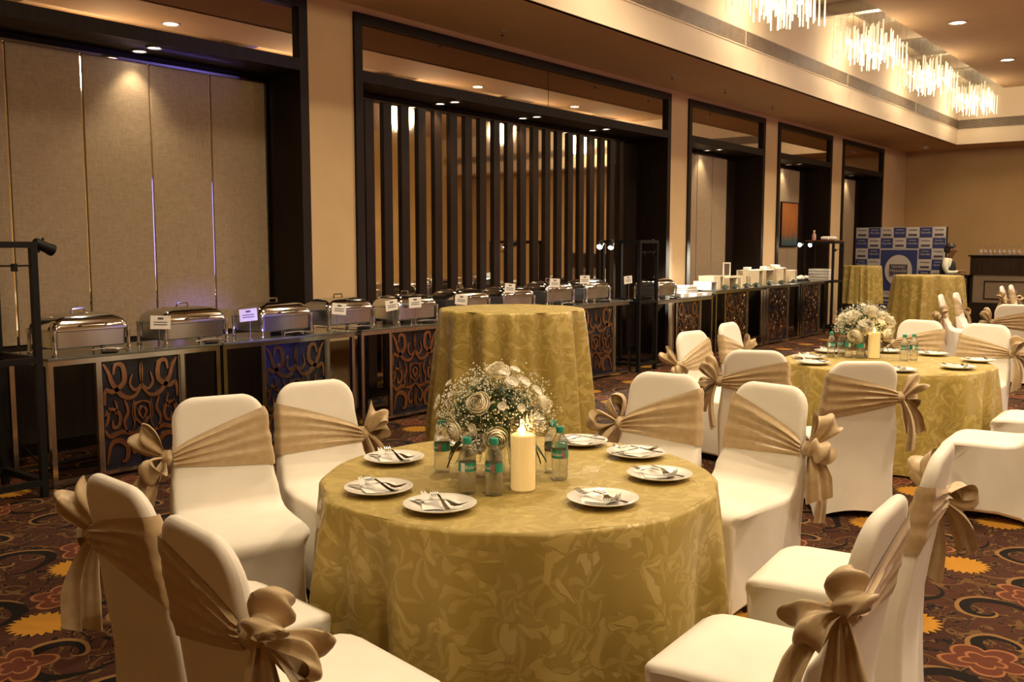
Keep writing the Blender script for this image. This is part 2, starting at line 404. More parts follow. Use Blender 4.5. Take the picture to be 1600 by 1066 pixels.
X2, X3 = .05, .98                          # second light trough, right of the picture
ceil = struct(MB().box(XE, X2, YB, YF, ZM, 5.6).box(X3, XR, YB, YF, ZM, 5.6).build('ceiling', M['ceil'], smooth=False))
part('soffit', M['ceil'], ceil, (-7.8, XF-.02, YB, YFW, ZS, 4.06), (XF-.02, XR, YF+.02, YFW, ZS, 4.06))
ZV0, ZV1 = 4.348, 4.557
part('fascia', M['fascia'], ceil, (XF-.06, XF, YB, YF+.06, ZS, ZV0), (XF-.06, XF, YB, YF+.06, ZV1, 5.45), (XF, XR, YF, YF+.06, ZS, ZV0), (XF, XR, YF, YF+.06, ZV1, 5.45))
part('light_trough', M['fascia'], ceil, (XF, XE, YB, YF, 5.40, 5.46), (X2, X3, YB, YF, 5.40, 5.46))
part('vent_recess', M['black'], ceil, (XF-.09, XF-.05, YB, YF+.1, ZV0, ZV1), (XF-.05, XR, YF+.05, YF+.09, ZV0, ZV1))
vs = MB()
for k in range(11):
    z = ZV0+.012+k*.0185; vs.box(XF-.045, XF-.004, YB, YF+.04, z, z+.0075); vs.box(XF-.004, XR, YF+.004, YF+.045, z, z+.0075)
tag(vs.build('vent_slats', simple('vent_metal', (.42, .33, .24), .5), ceil, smooth=False), None, kind='stuff')
vm_ = MB()
y = 4.2
while y < YF: vm_.box(XF-.05, XF-.001, y-.008, y+.008, ZV0, ZV1); y += 4.1
for x in (-4.0, -2.4, -.8): vm_.box(x-.02, x+.02, YF+.001, YF+.05, ZV0, ZV1)
vm_.build('vent_mullions', M['fascia'], ceil, smooth=False)
part('vent_lip', M['fascia'], ceil, (XF, XF+.012, YB, YF, ZV0-.014, ZV0), (XF, XR, YF-.012, YF, ZV0-.014, ZV0))
for y in (2.6, 6.7, 10.85, 15.0, 19.15, 23.25):
    part('cross_beam', M['chrome'], ceil, (XF, XE, y, y+.16, ZM+.002, 5.40)); part('cross_beam', M['chrome'], ceil, (X2, X3, y, y+.16, ZM+.002, 5.40))

# ------------------------------------------------------------------ ceiling fittings
def downlight(x, y, z, r, label, group, beam=None):
    t = thing('ceiling_downlight', label, 'downlight', (x, y, z), 0, group)
    MB().lathe([(r*1.22, 0), (r*1.22, -.012), (r, -.014), (r*.95, -.004)], 20, cap0=False, cap1=False).build('trim_ring', M['brushed'], t)
    MB().lathe([(0.001, -.005), (r*.96, -.005)], 20, cap0=False, cap1=False).build('lens', M['lens'], t)
    if beam: lamp('niche_beam', 'SPOT', (0, 0, -.03), beam, radius=.03, cone=math.radians(95), blend=.7, parent=t)
    return t
downlight(-3.97, 16.65, ZM, .115, 'larger round downlight in the brown main ceiling, nearer the camera', 'main ceiling downlights')
downlight(-3.97, 20.5, ZM, .115, 'round downlight in the brown main ceiling, farther one near the far fascia', 'main ceiling downlights')
for y, wh in ((9.0, 'above the first wall bay'), (12.8, 'above the pier'), (16.65, 'above the slat wall, middle one'), (20.5, 'above the slat wall, farther one')):
    downlight(-.3, y, ZM, .115, 'ceiling downlight seen mirrored in the transom ' + wh, 'main ceiling downlights')
NL = [(4.49, 'first fabric bay behind the nearest chafing dishes'), (8.2, 'dark slat wall, first pair'), (9.75, 'dark slat wall, middle pair'), (11.36, 'dark slat wall, last pair'), (14.9, 'narrow pale bay past the slat wall'), (18.45, 'bay with the orange painting'), (22.2, 'last narrow bay by the far wall')]
for y, wh in NL:
    for x, fb in ((-7.42, 'back'), (-7.2, 'front')):
        if y > 22 and fb == 'front': continue
        downlight(x, y, 3.27, .055, f'small {fb} downlight in niche ceiling of the {wh}', 'niche downlights', P_NICHE if fb == 'back' else P_NICHE*.5)
SPR = [(-6.66, 8.38, 'slat wall, nearest one'), (-6.49, 11.92, 'slat wall, far end'), (-6.46, 13.52, 'pier after the slat wall'), (-6.55, 15.52, 'pale narrow bay')]
for x, y, wh in SPR:
    t = thing('sprinkler_head', f'small dark sprinkler head on the low soffit before the {wh}', 'sprinkler', (x, y, ZS), 0, 'soffit sprinklers')
    MB().lathe([(.035, 0), (.032, -.008), (.010, -.012), (.010, -.035), (.016, -.038)], 12).build('body', M['brushed'], t)
    MB().lathe([(.022, -.055), (.022, -.052), (.004, -.045), (.004, -.036)], 12).build('deflector', M['black'], t)
t = thing('smoke_detector', 'round white smoke detector on soffit near the far corner', 'detector', (-6.3, 23.9, ZS))
MB().lathe([(.10, 0), (.10, -.03), (.07, -.05)], 20).build('housing', M['socket'], t); MB().lathe([(.04, -.05), (.035, -.07)], 14).build('sensor_cap', M['white'], t)

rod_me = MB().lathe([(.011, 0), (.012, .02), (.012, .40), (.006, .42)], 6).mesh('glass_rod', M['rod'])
bulb_me = MB().ball((0, 0, 0), .035, n=8, m=6).mesh('bulb', M['bulb'])
def chandelier(y, label):
    rr = random.Random(3)
    t = thing('chandelier', label, 'chandelier', (-5.08, y, 5.40), 0, 'glass rod chandeliers')
    part('canopy_plate', M['chrome'], t, (-.30, .30, -.85, .85, -.02, 0))
    wires = MB()
    for i in range(13):
        for j in range(5):
            x = -.30+.15*j; yy = -.86+i*.143; z = -.80+.06*math.sin(i*1.7+j)+rr.uniform(-.07, .07) + (.05 if (i+j) % 2 else 0)
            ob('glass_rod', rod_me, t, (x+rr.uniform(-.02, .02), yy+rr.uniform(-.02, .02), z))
            if (i+j) % 2 == 0: wires.tube([(x, yy, z+.4), (x, yy, -.02)], .0022, 3, False)
    tag(wires.build('suspension_wires', M['brushed'], t), None, kind='stuff')
    for i in range(6):
        for j in (-1, 1): ob('bulb', bulb_me, t, (j*.13, -.72+i*.29, -.58+rr.uniform(-.04, .04)))
    lamp('chandelier_glow', 'POINT', (0, 0, -.62), P_CHAN, radius=.25, parent=t)
for y, l in ((12.1, 'large glass rod chandelier cut by the top edge of the picture'), (15.9, 'second glass rod chandelier, right after the nearest cross beam'), (19.3, 'third glass rod chandelier between the two farther cross beams'), (22.9, 'smallest, farthest glass rod chandelier above the far fascia')):
    chandelier(y, l)
for y in (8.4, 4.7): lamp('chandelier_glow', 'POINT', (-5.08, y, 4.78), P_CHAN, radius=.25)
for y in (1.0, 4.7, 8.4, 12.1, 15.9, 19.6, 23.2): lamp('chandelier_glow', 'POINT', (.52, y, 4.60), P_CHAN2, radius=.3)
t = thing('led_screen', 'blue lit stage screen on the side wall, seen only as blue reflections', 'screen', (XR-.06, 14.2, 0))
part('screen_case', M['black'], t, (0, .05, -2.0, 2.0, .85, 3.35)); lamp('stage_uplight', 'SPOT', (5.2, 4.6, 2.6), P_BLUE, (.18, .16, 1), .2, cone=math.radians(4.6), blend=.7, target=(-6.4, 4.97, .95))
lamp('stage_uplight', 'SPOT', (4.5, 13.0, .4), P_BLUE*.16, (.18, .16, 1), .25, cone=math.radians(6), blend=.8, target=(-7.2, 5.0, 3.4))
part('screen_face', emit('screen_blue', (.16, .18, 1.0), 1.6), t, (-.01, 0, -1.95, 1.95, .9, 3.3))

# ------------------------------------------------------------------ table cloths
def cloth(r, zt, zb, flare, amp, seed, n=252, rows=26, name='tablecloth', wob=1.0, freq=(12, 19, 7), pw=.6):
    rr = random.Random(seed); p = [rr.uniform(0, 6.28) for _ in range(6)]; k1, k2, k3 = freq
    def fold(th):
        return .62*math.cos(k1*th+1.1*math.sin(2*th+p[0])+p[1])*(.75+.25*math.cos(3*th+p[5])) + .34*math.cos(k2*th+1.4*math.sin(3*th+p[2])+p[3]) + .24*math.cos(k3*th+p[4])
    m = MB(); uv = []
    rings = [(r*q, 0, 0) for q in (.02, .2, .4, .6, .8, .93, .985)]
    vs = []; fs = []
    L = zt-zb; prof = []
    for q in (.02, .15, .3, .45, .6, .75, .88, .96, .99): prof.append((r*q, zt, 0, r*q))
    for k in range(1, 5):
        a = k/5*PI/2; prof.append((r-.02+.02*math.sin(a)+.008, zt-.02+.02*math.cos(a), .04*k/5, r+.03*k/5))
    for k in range(1, rows+1):
        q = k/rows; prof.append((r+.008+flare*q, zt-.02-(L-.02)*q, q, r+.03+(L-.02)*q))
    for (pr, pz, q, s) in prof:
        for i in range(n):
            th = 2*PI*i/n; f = fold(th + .04*q*math.sin(3*th+seed)*wob)
            sh = max(0, f)**1.15 - .7*max(0, -f)**1.3
            rad = pr + amp*(q**pw)*sh if q > 0 else pr
            z = pz + (.0015*math.sin(9*th+7*pr*4) if q == 0 else 0)
            vs.append((rad*math.cos(th), rad*math.sin(th), z))
            uv.append((pr*math.cos(th), pr*math.sin(th)) if q == 0 else (th*r*1.1, s))
    for k in range(len(prof)-1):
        for i in range(n): j = (i+1) % n; fs.append((k*n+i, k*n+j, (k+1)*n+j, (k+1)*n+i))
    fs.append(tuple(range(n))[::-1]); m.add(vs, fs); m.uv = uv
    # wrap seam: give the closing quads their own column
    return m.mesh(name, M['damask'], True, 70)
def table(name, label, cat, loc, r, zt, zb, flare, amp, seed, group, rotz=0, **kw):
    t = thing(name, label, cat, loc, rotz, group)
    ob('tablecloth', cloth(r, zt, zb, flare, amp, seed, **kw), t)
    MB().lathe([(r-.09, zt-.05), (r-.075, zt-.03), (r-.075, zt-.012), (r-.09, zt-.006)], 40).build('tabletop', M['bar'], t)
    MB().lathe([(.22, 0), (.22, .03), (.05, .06), (.045, zt-.1), (.18, zt-.05)], 16).build('pedestal', M['black'], t)
    return t
T1 = (-2.25, 2.93, 0); T2 = (-2.24, 7.66, 0)
table('round_table', 'round banquet table in gold damask cloth nearest the camera', 'table', T1, .765, .75, .015, .01, .115, 5, 'round banquet tables', rotz=2.2)
table('round_table', 'round banquet table in gold damask cloth farther back at right', 'table', T2, .77, .75, .015, .01, .10, 8, 'round banquet tables', rotz=2.2)
table('cocktail_table', 'tall gold draped cocktail table standing before the buffet, directly behind the flower centrepiece', 'table', (-4.72, 6.06, 0), .575, 1.15, .01, .08, .12, 3, 'tall cocktail tables', freq=(12, 19, 7), pw=.38, rotz=2.2)
table('cocktail_table', 'tall gold draped cocktail table in front of the bartender', 'table', (-4.47, 17.5, 0), .545, 1.15, .01, .08, .12, 12, 'tall cocktail tables', freq=(12, 19, 7), pw=.38, rotz=2.2)
table('cocktail_table', 'small gold draped cocktail table with short cloth before the chequered backdrop, left one', 'table', (-6.28, 19.6, 0), .36, 1.26, .50, .02, .08, 21, 'tall cocktail tables', freq=(12, 19, 7), pw=.38, rotz=2.2)

# ------------------------------------------------------------------ covered chairs with sashes
ZTOP = .97
def y_rear(z): return -.262 - max(0, z-.42)*.17 - .012*max(0, (.25-z)/.25)
def thick(z): return .075 - .03*min(1, max(0, (z-.5)/.45))
def half_w(z):
    w = .246 - .014*math.sin(PI*min(1, z/.46)) if z < .46 else .246 - .037*min(1, (z-.46)/.34)
    if z > ZTOP-.11: d = min(.1095, z-(ZTOP-.11)); w += -.11 + math.sqrt(.11**2-d*d)
    return w
def chair_cover():
    prof = []
    zs = [0, .1, .2, .3, .4, .5, .6, .7, .80, .86, .89, .918, .938, .952, .962, .9675]
    prof += [(y_rear(z), z) for z in zs]
    yc = y_rear(ZTOP)+thick(ZTOP)/2
    prof += [(yc-.010, ZTOP-.001), (yc, ZTOP), (yc+.010, ZTOP-.001)]
    prof += [(y_rear(z)+thick(z), z) for z in reversed([z for z in zs if z > .55])]
    prof += [(-.196, .56), (-.186, .525), (-.165, .497), (-.130, .480), (-.08, .472), (0, .470), (.08, .470), (.14, .469), (.175, .465), (.200, .458), (.219, .446), (.229, .430), (.233, .405), (.226, .39), (.222, .30), (.224, .2), (.232, .1), (.242, 0)]
    prof += [(.16, .028), (.06, .045), (-.06, .048), (-.18, .03)]
    prof = [(y*1.24 if y > 0 else y, z) for y, z in prof]
    n = len(prof); n_fr = len([z for z in zs if z > .55])
    nrm = []
    for i in range(n):
        a = prof[i-1]; b = prof[(i+1) % n]; dy, dz = b[0]-a[0], b[1]-a[1]; l = math.hypot(dy, dz) or 1
        nrm.append((dz/l, -dy/l))      # inward for this winding
    T = [(-1, .022), (-.993, .014), (-.975, .007), (-.94, .002), (-.89, 0), (-.8, 0), (-.55, 0), (-.28, 0), (0, 0), (.28, 0), (.55, 0), (.8, 0), (.89, 0), (.94, .002), (.975, .007), (.993, .014), (1, .022)]
    vs = []
    for tt, ins in T:
        for i, (y, z) in enumerate(prof):
            kk = 1 if z < .5 else max(.42, 1-(z-.5)*8); yy = y+nrm[i][0]*ins*kk; zz = z+nrm[i][1]*ins*kk
            if z == 0: zz = .045*(1-tt*tt)
            if z > .55 and (i < 16 or i >= 16 and i < 19 or i < 19+n_fr):
                x_ = abs(half_w(min(z, ZTOP-.0005))*tt); w0 = .209; rc = .11; cx, cz = w0-rc, ZTOP-rc
                if x_ > cx and z > cz: ds = rc-math.hypot(x_-cx, z-cz)
                else: ds = min(half_w(z)-x_ if z <= cz else 9, ZTOP-z if x_ <= cx or z > cz else 9)
                q_ = max(0, min(1, ds/.024)); fac = math.sqrt(max(0, 1-(1-q_)**2)); h_ = thick(z)/2; sgn_ = -1 if i < 16 else (0 if i == 17 else (-.5 if i == 16 else (.5 if i == 18 else 1)))
                b_ = min(1, max(0, (z-.55)/.10)); yn = y_rear(z)+h_+sgn_*h_*fac; yy = yy*(1-b_)+yn*b_; zz = zz*(1-b_)+z*b_
            zz = max(.0, zz)
            if .46 < z < .475 and y > -.14: zz += .012*(1-tt*tt)
            k_ = min(1, max(0, (y-.200)/.102)); red = .085*(1-math.sqrt(max(0, 1-k_*k_)))*(.45+.55*min(1, z/.3))
            vs.append(((half_w(min(z, ZTOP-.0005))-red)*tt, yy, zz))
    m = MB(); fs = []; k = len(T)
    for a in range(k-1):
        for i in range(n): j = (i+1) % n; fs.append((a*n+i, a*n+j, (a+1)*n+j, (a+1)*n+i))
    rear = [i for i in range(16) if zs[i] > .55]; fr = {z: 19+q for q, z in enumerate(reversed([z for z in zs if z > .55]))}
    lo = rear[0]; low = list(range(0, lo+1)) + list(range(fr[zs[lo]], n))
    for base in (0, (k-1)*n):
        for i in rear[:-1]: fs.append((base+i, base+i+1, base+fr[zs[i+1]], base+fr[zs[i]]))
        fs.append(tuple(base+i for i in range(15, 20))); fs.append(tuple(base+i for i in low))
    m.add(vs, fs)
    me = m.mesh('cover', M['spandex'], True, 62)
    bm = bmesh.new(); bm.from_mesh(me); bmesh.ops.recalc_face_normals(bm, faces=bm.faces); bmesh.ops.triangulate(bm, faces=[f for f in bm.faces if len(f.verts) > 4]); bm.to_mesh(me); bm.free()
    return me
COVER = chair_cover()
KN = .70
def sash_meshes(side, var):
    rr = random.Random(100+var); kz = KN + rr.uniform(-.03, .05); ph = rr.uniform(0, 6)
    hi_f, lo_f = .90+rr.uniform(-.03, .01), .62+rr.uniform(-.03, .03)
    m = MB()
    def P(u, v):
        # u round the back loop: 0 knot -> front -> far edge -> rear -> knot
        if u < .44: q = u/.44; face = 0
        elif u < .56: q = 1; face = 1
        else: q = 1-(u-.56)/.44; face = 2
        e = min(1, q)**.75; zh = kz+.035+(hi_f-kz-.035)*e; zl = kz-.035+(lo_f-kz+.035)*e**1.2
        z = zl+(zh-zl)*v; W = half_w(z); h = thick(z)/2; yc = y_rear(z)+h
        wr = .5+.5*math.sin(2*PI*(4.6*v)+ph+1.0*math.sin(3*q+ph)+ (2 if face == 2 else 0))
        d = .005 + .017*wr**2*(1-.82*q)*(1 if q > .03 else .4) + .006*math.sin(17*v+5*q+ph)*(.3+.3*q)*.5
        d = max(.0025, d)*min(1, .15+5.5*min(v, 1-v)) + .0012
        if face == 0: x = -W+2*W*q; y = yc+h+d
        elif face == 2: x = -W+2*W*q; y = yc-h-d
        else:
            a = (u-.44)/.12*PI; x = W-.006+(.014+d)*math.sin(a); y = yc+(h+d)*math.cos(a)
        return (x*-side, y, z)    # knot lies at x = +side*W
    m.grid(P, 64, 22)
    band = m.mesh('sash_band', M['sash'], True, 60)
    W = half_w(kz); K = Vector((side*(W+.018), y_rear(kz)+thick(kz)/2, kz))
    m = MB()
    m.grid(lambda u, v: tuple(K + Vector((math.cos(2*PI*u)*.030*(.35+.75*math.sin(PI*v))*(1+.12*math.sin(6*2*PI*u)), math.sin(2*PI*u)*.040*(.35+.75*math.sin(PI*v))*(1+.12*math.sin(5*2*PI*u)), (v-.5)*.075))), 20, 8, True)
    knot = m.mesh('sash_knot', M['sash'], True, 70)
    def loop(d, nrm_, L, H, wd, p):
        d = Vector(d).normalized(); nrm_ = Vector(nrm_); nrm_ = (nrm_-d*nrm_.dot(d)).normalized(); a = d.cross(nrm_)
        mm = MB()
        def F(u, v):
            s = math.sin(PI*u); vv = 2*v-1
            wdt = wd*(.16+.84*s**.8)
            c = d*(L*s**.85*(1+.06*math.sin(5*vv+p))) + nrm_*(H*math.sin(2*PI*u)*(1-.25*vv*vv))
            c += nrm_*(.012*math.sin(7*vv+p+4*u)*(.3+s)) + d*(.014*math.sin(4*vv+p)*s)
            c += a*(wdt*vv*(1-.18*math.sin(2*PI*u+p)))
            return tuple(K+c+Vector((side*.012, 0, 0)))
        mm.grid(F, 28, 14); return mm.mesh('bow_loop', M['sash'], True, 80)
    def tail(d, L, wd, p, facing):
        d = Vector(d).normalized(); f = Vector(facing); f = (f-d*f.dot(d)).normalized(); a = d.cross(f)
        mm = MB()
        def F(u, v):
            vv = 2*v-1; wdt = wd*(.15+.85*min(1, u*1.5)**.8)
            c = d*(L*u*(1+.07*vv*math.sin(p))) + a*(wdt*vv) + f*((.024*math.sin(5.5*vv+p)+.010*math.sin(11*vv+2*p))*(.25+.75*u)*(1-.3*u)) + Vector((0, 0, -.10*L*u*u))
            c += f*.03*math.sin(PI*u)
            return tuple(K+c+Vector((side*.014, 0, 0)))
        mm.grid(F, 18, 16); return mm.mesh('sash_tail', M['sash'], True, 80)
    j = lambda s: rr.uniform(-s, s)
    s = side; yd = -1 if rr.random() < .6 else 1
    l1 = loop((s*(.5+j(.2)), .25*yd+j(.2), .75+j(.2)), (s*.6, -.8*yd, -.3), .163+j(.02), .048, .068, rr.uniform(0, 6))
    l2 = loop((s*(.75+j(.2)), -.45*yd+j(.2), -.15+j(.25)), (.2*s, .4*yd, .9), .143+j(.02), .046, .064, rr.uniform(0, 6))
    t1 = tail((s*(.16+j(.1)), .12*yd+j(.1), -1), .31+j(.03), .070, rr.uniform(0, 6), (s, .3*yd, 0))
    t2 = tail((s*(.5+j(.15)), -.35*yd+j(.15), -.85), .26+j(.03), .066, rr.uniform(0, 6), (s*.7, -.6*yd, .3))
    for me in (): pass
    return [('sash_band', band), ('sash_knot', knot), ('bow_loop', l1), ('bow_loop', l2), ('sash_tail', t1), ('sash_tail', t2)]
SASH = {}
def chair(top, facing, side, var, label, group):
    """top: xy of the centre of the top edge of the back; facing in degrees; side +1: knot on the sitter's right (local +x)"""
    a = math.radians(facing); yt = y_rear(ZTOP)+thick(ZTOP)/2
    f = Vector((math.cos(a), math.sin(a))); o = Vector(top) - f*yt
    t = thing('banquet_chair', label, 'chair', (o.x, o.y, 0), a-PI/2, group)
    ob('cover', COVER, t)
    if (side, var) not in SASH: SASH[(side, var)] = sash_meshes(side, var)
    for n, me in SASH[(side, var)]: ob(n, me, t)
    return t
g1, g2, g3 = 'white chairs round the front table', 'white chairs round the farther table', 'white chairs of the tables at the back'
B = 'white sashed chair '
# side: local +x is to the sitter's right when facing local +y
chair((-3.71, 2.57), -22, 1, 1, B + 'left of the front table, bow at its outer edge, nearer the camera', g1)
chair((-3.74, 3.16), -16, -1, 2, B + 'left of the front table beside the tall draped cocktail table', g1)
chair((-2.60, 1.44), 84, -1, 3, B + 'seen from behind, leftmost in the foreground', g1)
chair((-2.02, 1.32), 80, 1, 4, B + 'seen from behind with big bow over its seat, at front left', g1)
chair((-.73, 2.57), 183, -1, 5, B + 'and drooping bow in the right foreground, seat towards the front table', g1)
chair((-.80, 3.43), 186, 1, 6, B + 'just behind the right foreground chair, bow sticking out to the carpet', g1)
chair((-1.86, 4.50), -100, -1, 7, B + 'facing the camera beyond the front table, right one of the pair', g1)
chair((-2.47, 4.53), -86, 1, 8, B + 'facing the camera beyond the front table, bow towards the cocktail table', g1)
chair((-3.56, 6.92), -8, 1, 1, B + 'at left of the farther table, bow low at its side', g2)
chair((-3.70, 7.90), 2, -1, 2, B + 'at left of the farther table, the more distant one of that pair', g2)
chair((-2.56, 5.90), 112, -1, 3, B + 'back turned, half hidden behind the chair facing the camera', g2)
chair((-1.80, 5.72), 128, 1, 4, B + 'whole back turned to the camera before the farther table', g2)
chair((-2.41, 9.28), -96, 1, 5, B + 'facing the camera behind the farther table, left one', g2)
chair((-1.83, 9.16), -98, -1, 6, B + 'facing the camera behind the farther table, right one with hanging bow', g2)
chair((-.86, 6.42), 182, 1, 7, B + 'cut by the right picture edge, only its big seat showing', g2)
chair((-.78, 7.42), 182, -1, 8, B + 'cut by the right picture edge, seat tucked behind the big one', g2)
chair((-3.5, 14.4), 8, 1, 2, B + 'small and far, before the bar end cocktail table, nearer one', g3)
chair((-3.46, 15.1), 4, -1, 1, B + 'small and far, before the bar end cocktail table, farther one', g3)
chair((-2.20, 12.45), 100, -1, 3, B + 'back turned at the right picture edge below the bar', g3)
chair((-3.42, 18.1), 6, 1, 4, B + 'tiny in the distance in front of the bar panel, left of two', g3)
chair((-3.40, 18.78), 4, -1, 5, B + 'tiny in the distance in front of the bar panel, right of two', g3)

# ------------------------------------------------------------------ buffet consoles
def crom(pts, n=8):
    out = []
    P = [pts[0]]+list(pts)+[pts[-1]]
    for i in range(1, len(P)-2):
        a, b, c, d = P[i-1], P[i], P[i+1], P[i+2]
        for k in range(n):
            t = k/n
            out.append(tuple(.5*((2*b[q])+(-a[q]+c[q])*t+(2*a[q]-5*b[q]+4*c[q]-d[q])*t*t+(-a[q]+3*b[q]-3*c[q]+d[q])*t**3) for q in range(2)))
    out.append(pts[-1]); return out
STROKES = [([(.96,.60),(.93,.74),(.74,.72),(.46,.80),(.48,.95),(.66,.97),(.72,.88)], .060), ([(.97,.99),(.84,.90),(.74,.79),(.50,.67),(.22,.65),(0,.74)], .055),
           ([(0,.99),(.02,.88),(0,.76)], .030), ([(.24,.87),(.30,.77),(.16,.71),(0,.77)], .034), ([(0,.60),(.19,.57),(.21,.46),(0,.36)], .034), ([(0,.55),(.10,.50),(0,.42)], .03),
           ([(.97,.50),(.80,.56),(.60,.50),(.62,.40),(.76,.38),(.78,.45)], .042), ([(.46,.63),(.38,.52),(.48,.42),(.40,.31)], .040), ([(.97,.40),(.90,.46),(.86,.58)], .032),
           ([(0,.34),(.25,.30),(.55,.33),(.85,.30),(.98,.37)], .052), ([(.95,.04),(.84,.22),(.62,.25),(.42,.18),(.46,.06),(.58,.05)], .062), ([(.10,.30),(.31,.22),(.25,.11),(.12,.14)], .036), ([(0,.31),(.02,.15),(0,.03)], .034), ([(.22,.62),(.26,.5),(.22,.4),(.28,.33)], .024), ([(.72,.64),(.66,.57),(.72,.50)], .026)]
def filigree(wd, ht):
    m = MB()
    for sgn in (-1, 1):
        for pts, wdt in STROKES:
            c = [(sgn*u*wd/2, v*ht) for u, v in crom(pts)]; n = len(c); L = []; Rr = []
            for i in range(n):
                a = c[max(0, i-1)]; b = c[min(n-1, i+1)]; dx, dy = b[0]-a[0], b[1]-a[1]; l = math.hypot(dx, dy) or 1
                h = wdt*wd/2*(.18+.82*math.sin(PI*(.08+.84*i/(n-1))))*1.02
                L.append((c[i][0]-dy/l*h, c[i][1]+dx/l*h)); Rr.append((c[i][0]+dy/l*h, c[i][1]-dx/l*h))
            for i in range(n-1):
                q = [L[i], L[i+1], Rr[i+1], Rr[i]]
                m.add([(x, u, v) for x in (0, .008) for u, v in q], [(0, 1, 2, 3), (7, 6, 5, 4), (0, 4, 5, 1), (2, 6, 7, 3)])
    return m
XB, XC = -6.96, -6.36
def console(y0, y1, z, pa, pb, label):
    t = thing('buffet_console', label, 'console', (XC, y0, 0), 0, 'chrome framed buffet consoles')
    L = y1-y0; D = XB-XC; pa -= y0; pb -= y0; s = .034
    bevel(part('tabletop', M['ctop'], t, (D-.02, .02, -.01, L+.01, z-.018, z)), .004)
    for x in (D, -s):
        for y in (0, L-s): part('post', M['chrome'], t, (x, x+s, y, y+s, 0, z-.018))
    for x in (D, -s): part('rail', M['chrome'], t, (x, x+s, s, L-s, z-.055, z-.018)); part('rail', M['chrome'], t, (x, x+s, s, L-s, .03, .055))
    for y in (0, L-s): part('rail', M['chrome'], t, (D+s, -s, y, y+s, z-.055, z-.018))
    for y in (pa-s, pb): part('post', M['chrome'], t, (-s, 0, y, y+s, .055, z-.055))
    h = z-.055-.055; wd = pb-pa
    part('panel_edge', M['brushed'], t, (-.022, -.012, pa, pa+.012, .055, z-.055)); part('panel_edge', M['brushed'], t, (-.022, -.012, pb-.012, pb, .055, z-.055))
    part('panel_backing', simple('smoked_panel', (.012, .013, .022), .12, 0, vary=.3), t, (-.034, -.026, pa, pb, .055, z-.055))
    o = filigree(wd-.03, h-.02).build('filigree_panel', M['copper'], t, smooth=False); o.location = (-.024, (pa+pb)/2, .065); o['kind'] = 'stuff'
    return t
CON = [(3.09, 4.44, .895, 3.46, 4.09, 'chrome framed buffet console nearest the camera at far left'), (4.47, 5.86, .895, 4.87, 5.53, 'chrome buffet console in front of the beige pier, second from left'),
       (5.94, 7.36, .895, 6.33, 6.98, 'chrome buffet console left of the tall draped cocktail table'), (7.42, 8.86, .92, 7.8, 8.45, 'chrome buffet console mostly hidden behind the tall draped cocktail table'),
       (9.0, 10.70, .955, 9.46, 10.28, 'chrome buffet console right of the tall draped cocktail table'), (11.30, 13.05, .92, 11.95, 12.65, 'dark chrome buffet console just past the black lamp stand'),
       (13.16, 14.92, .99, 13.5, 14.3, 'dark buffet console carrying the cream display boxes, nearer one'), (15.0, 16.5, 1.0, 15.15, 16.0, 'dark buffet console carrying the cream display boxes, middle one'), (16.58, 17.85, 1.01, 16.7, 17.5, 'dark buffet console at the far end beside the far stand')]
for c in CON: console(*c)
def ctop(y):
    for c in CON:
        if c[0]-.02 <= y <= c[1]+.02: return c[2]
    return .9

# chafing dishes
def rrect(a, b, r, n=5):
    out = []
    for cx, cy, s in ((a-r, b-r, 0), (-a+r, b-r, 1), (-a+r, -b+r, 2), (a-r, -b+r, 3)):
        for k in range(n+1): q = (s+k/n)*PI/2; out.append((cx+r*math.cos(q), cy+r*math.sin(q)))
    return out
def rings(m, spec, closed_top=True, closed_bot=False):
    n = None; base = len(m.v); vs = []; fs = []
    for (a, b, r, z) in spec:
        p = rrect(a, b, r); n = len(p); vs += [(x, y, z) for x, y in p]
    for k in range(len(spec)-1):
        for i in range(n): j = (i+1) % n; fs.append((k*n+i, k*n+j, (k+1)*n+j, (k+1)*n+i))
    if closed_top: fs.append(tuple(range((len(spec)-1)*n, len(spec)*n)))
    if closed_bot: fs.append(tuple(range(n))[::-1])
    m.add(vs, fs); return m
A_, B_ = .185, .275
ch_parts = []
ch_parts.append(('water_pan', rings(MB(), [(A_-.02, B_-.02, .03, .045), (A_-.012, B_-.012, .03, .055), (A_-.008, B_-.008, .03, .165), (A_+.008, B_+.008, .035, .172), (A_+.008, B_+.008, .035, .182)], True, True).mesh('water_pan', simple('satin_steel', (.62, .64, .66), .24, 1, vary=.05, scale=30), True, 35)))
ch_parts.append(('lid', rings(MB(), [(A_+.004, B_+.004, .04, .183), (A_+.002, B_+.002, .045, .205), (A_-.012, B_-.012, .055, .235), (A_-.04, B_-.04, .06, .262), (A_-.08, B_-.09, .06, .278), (A_-.13, B_-.15, .04, .286), (.012, .03, .01, .288)], True, True).mesh('lid', M['steel'], True, 50)))
m = MB(); m.tube([(.0, -.05, .287), (0, -.045, .315), (0, .045, .315), (0, .05, .287)], .007, 6); ch_parts.append(('lid_handle', m.mesh('lid_handle', M['steel'])))
m = MB(); m.tube([(A_+.006, -.10, .20), (A_+.04, -.09, .215), (A_+.04, .09, .215), (A_+.006, .10, .20)], .006, 6); ch_parts.append(('front_handle', m.mesh('front_handle', M['steel'])))
leg_me = MB().lathe([(.020, 0), (.022, .012), (.013, .03), (.014, .12), (.018, .165), (.016, .18)], 10).mesh('leg', M['steel'])
def chafer(y, x, z, label, rot=0):
    t = thing('chafing_dish', label, 'chafing dish', (x, y, z), rot, 'steel chafing dishes along the buffet')
    for n, me in ch_parts: ob(n, me, t)
    for sx in (-1, 1):
        for sy in (-1, 1): ob('leg', leg_me, t, (sx*(A_-.004), sy*(B_-.004), 0))
    return t
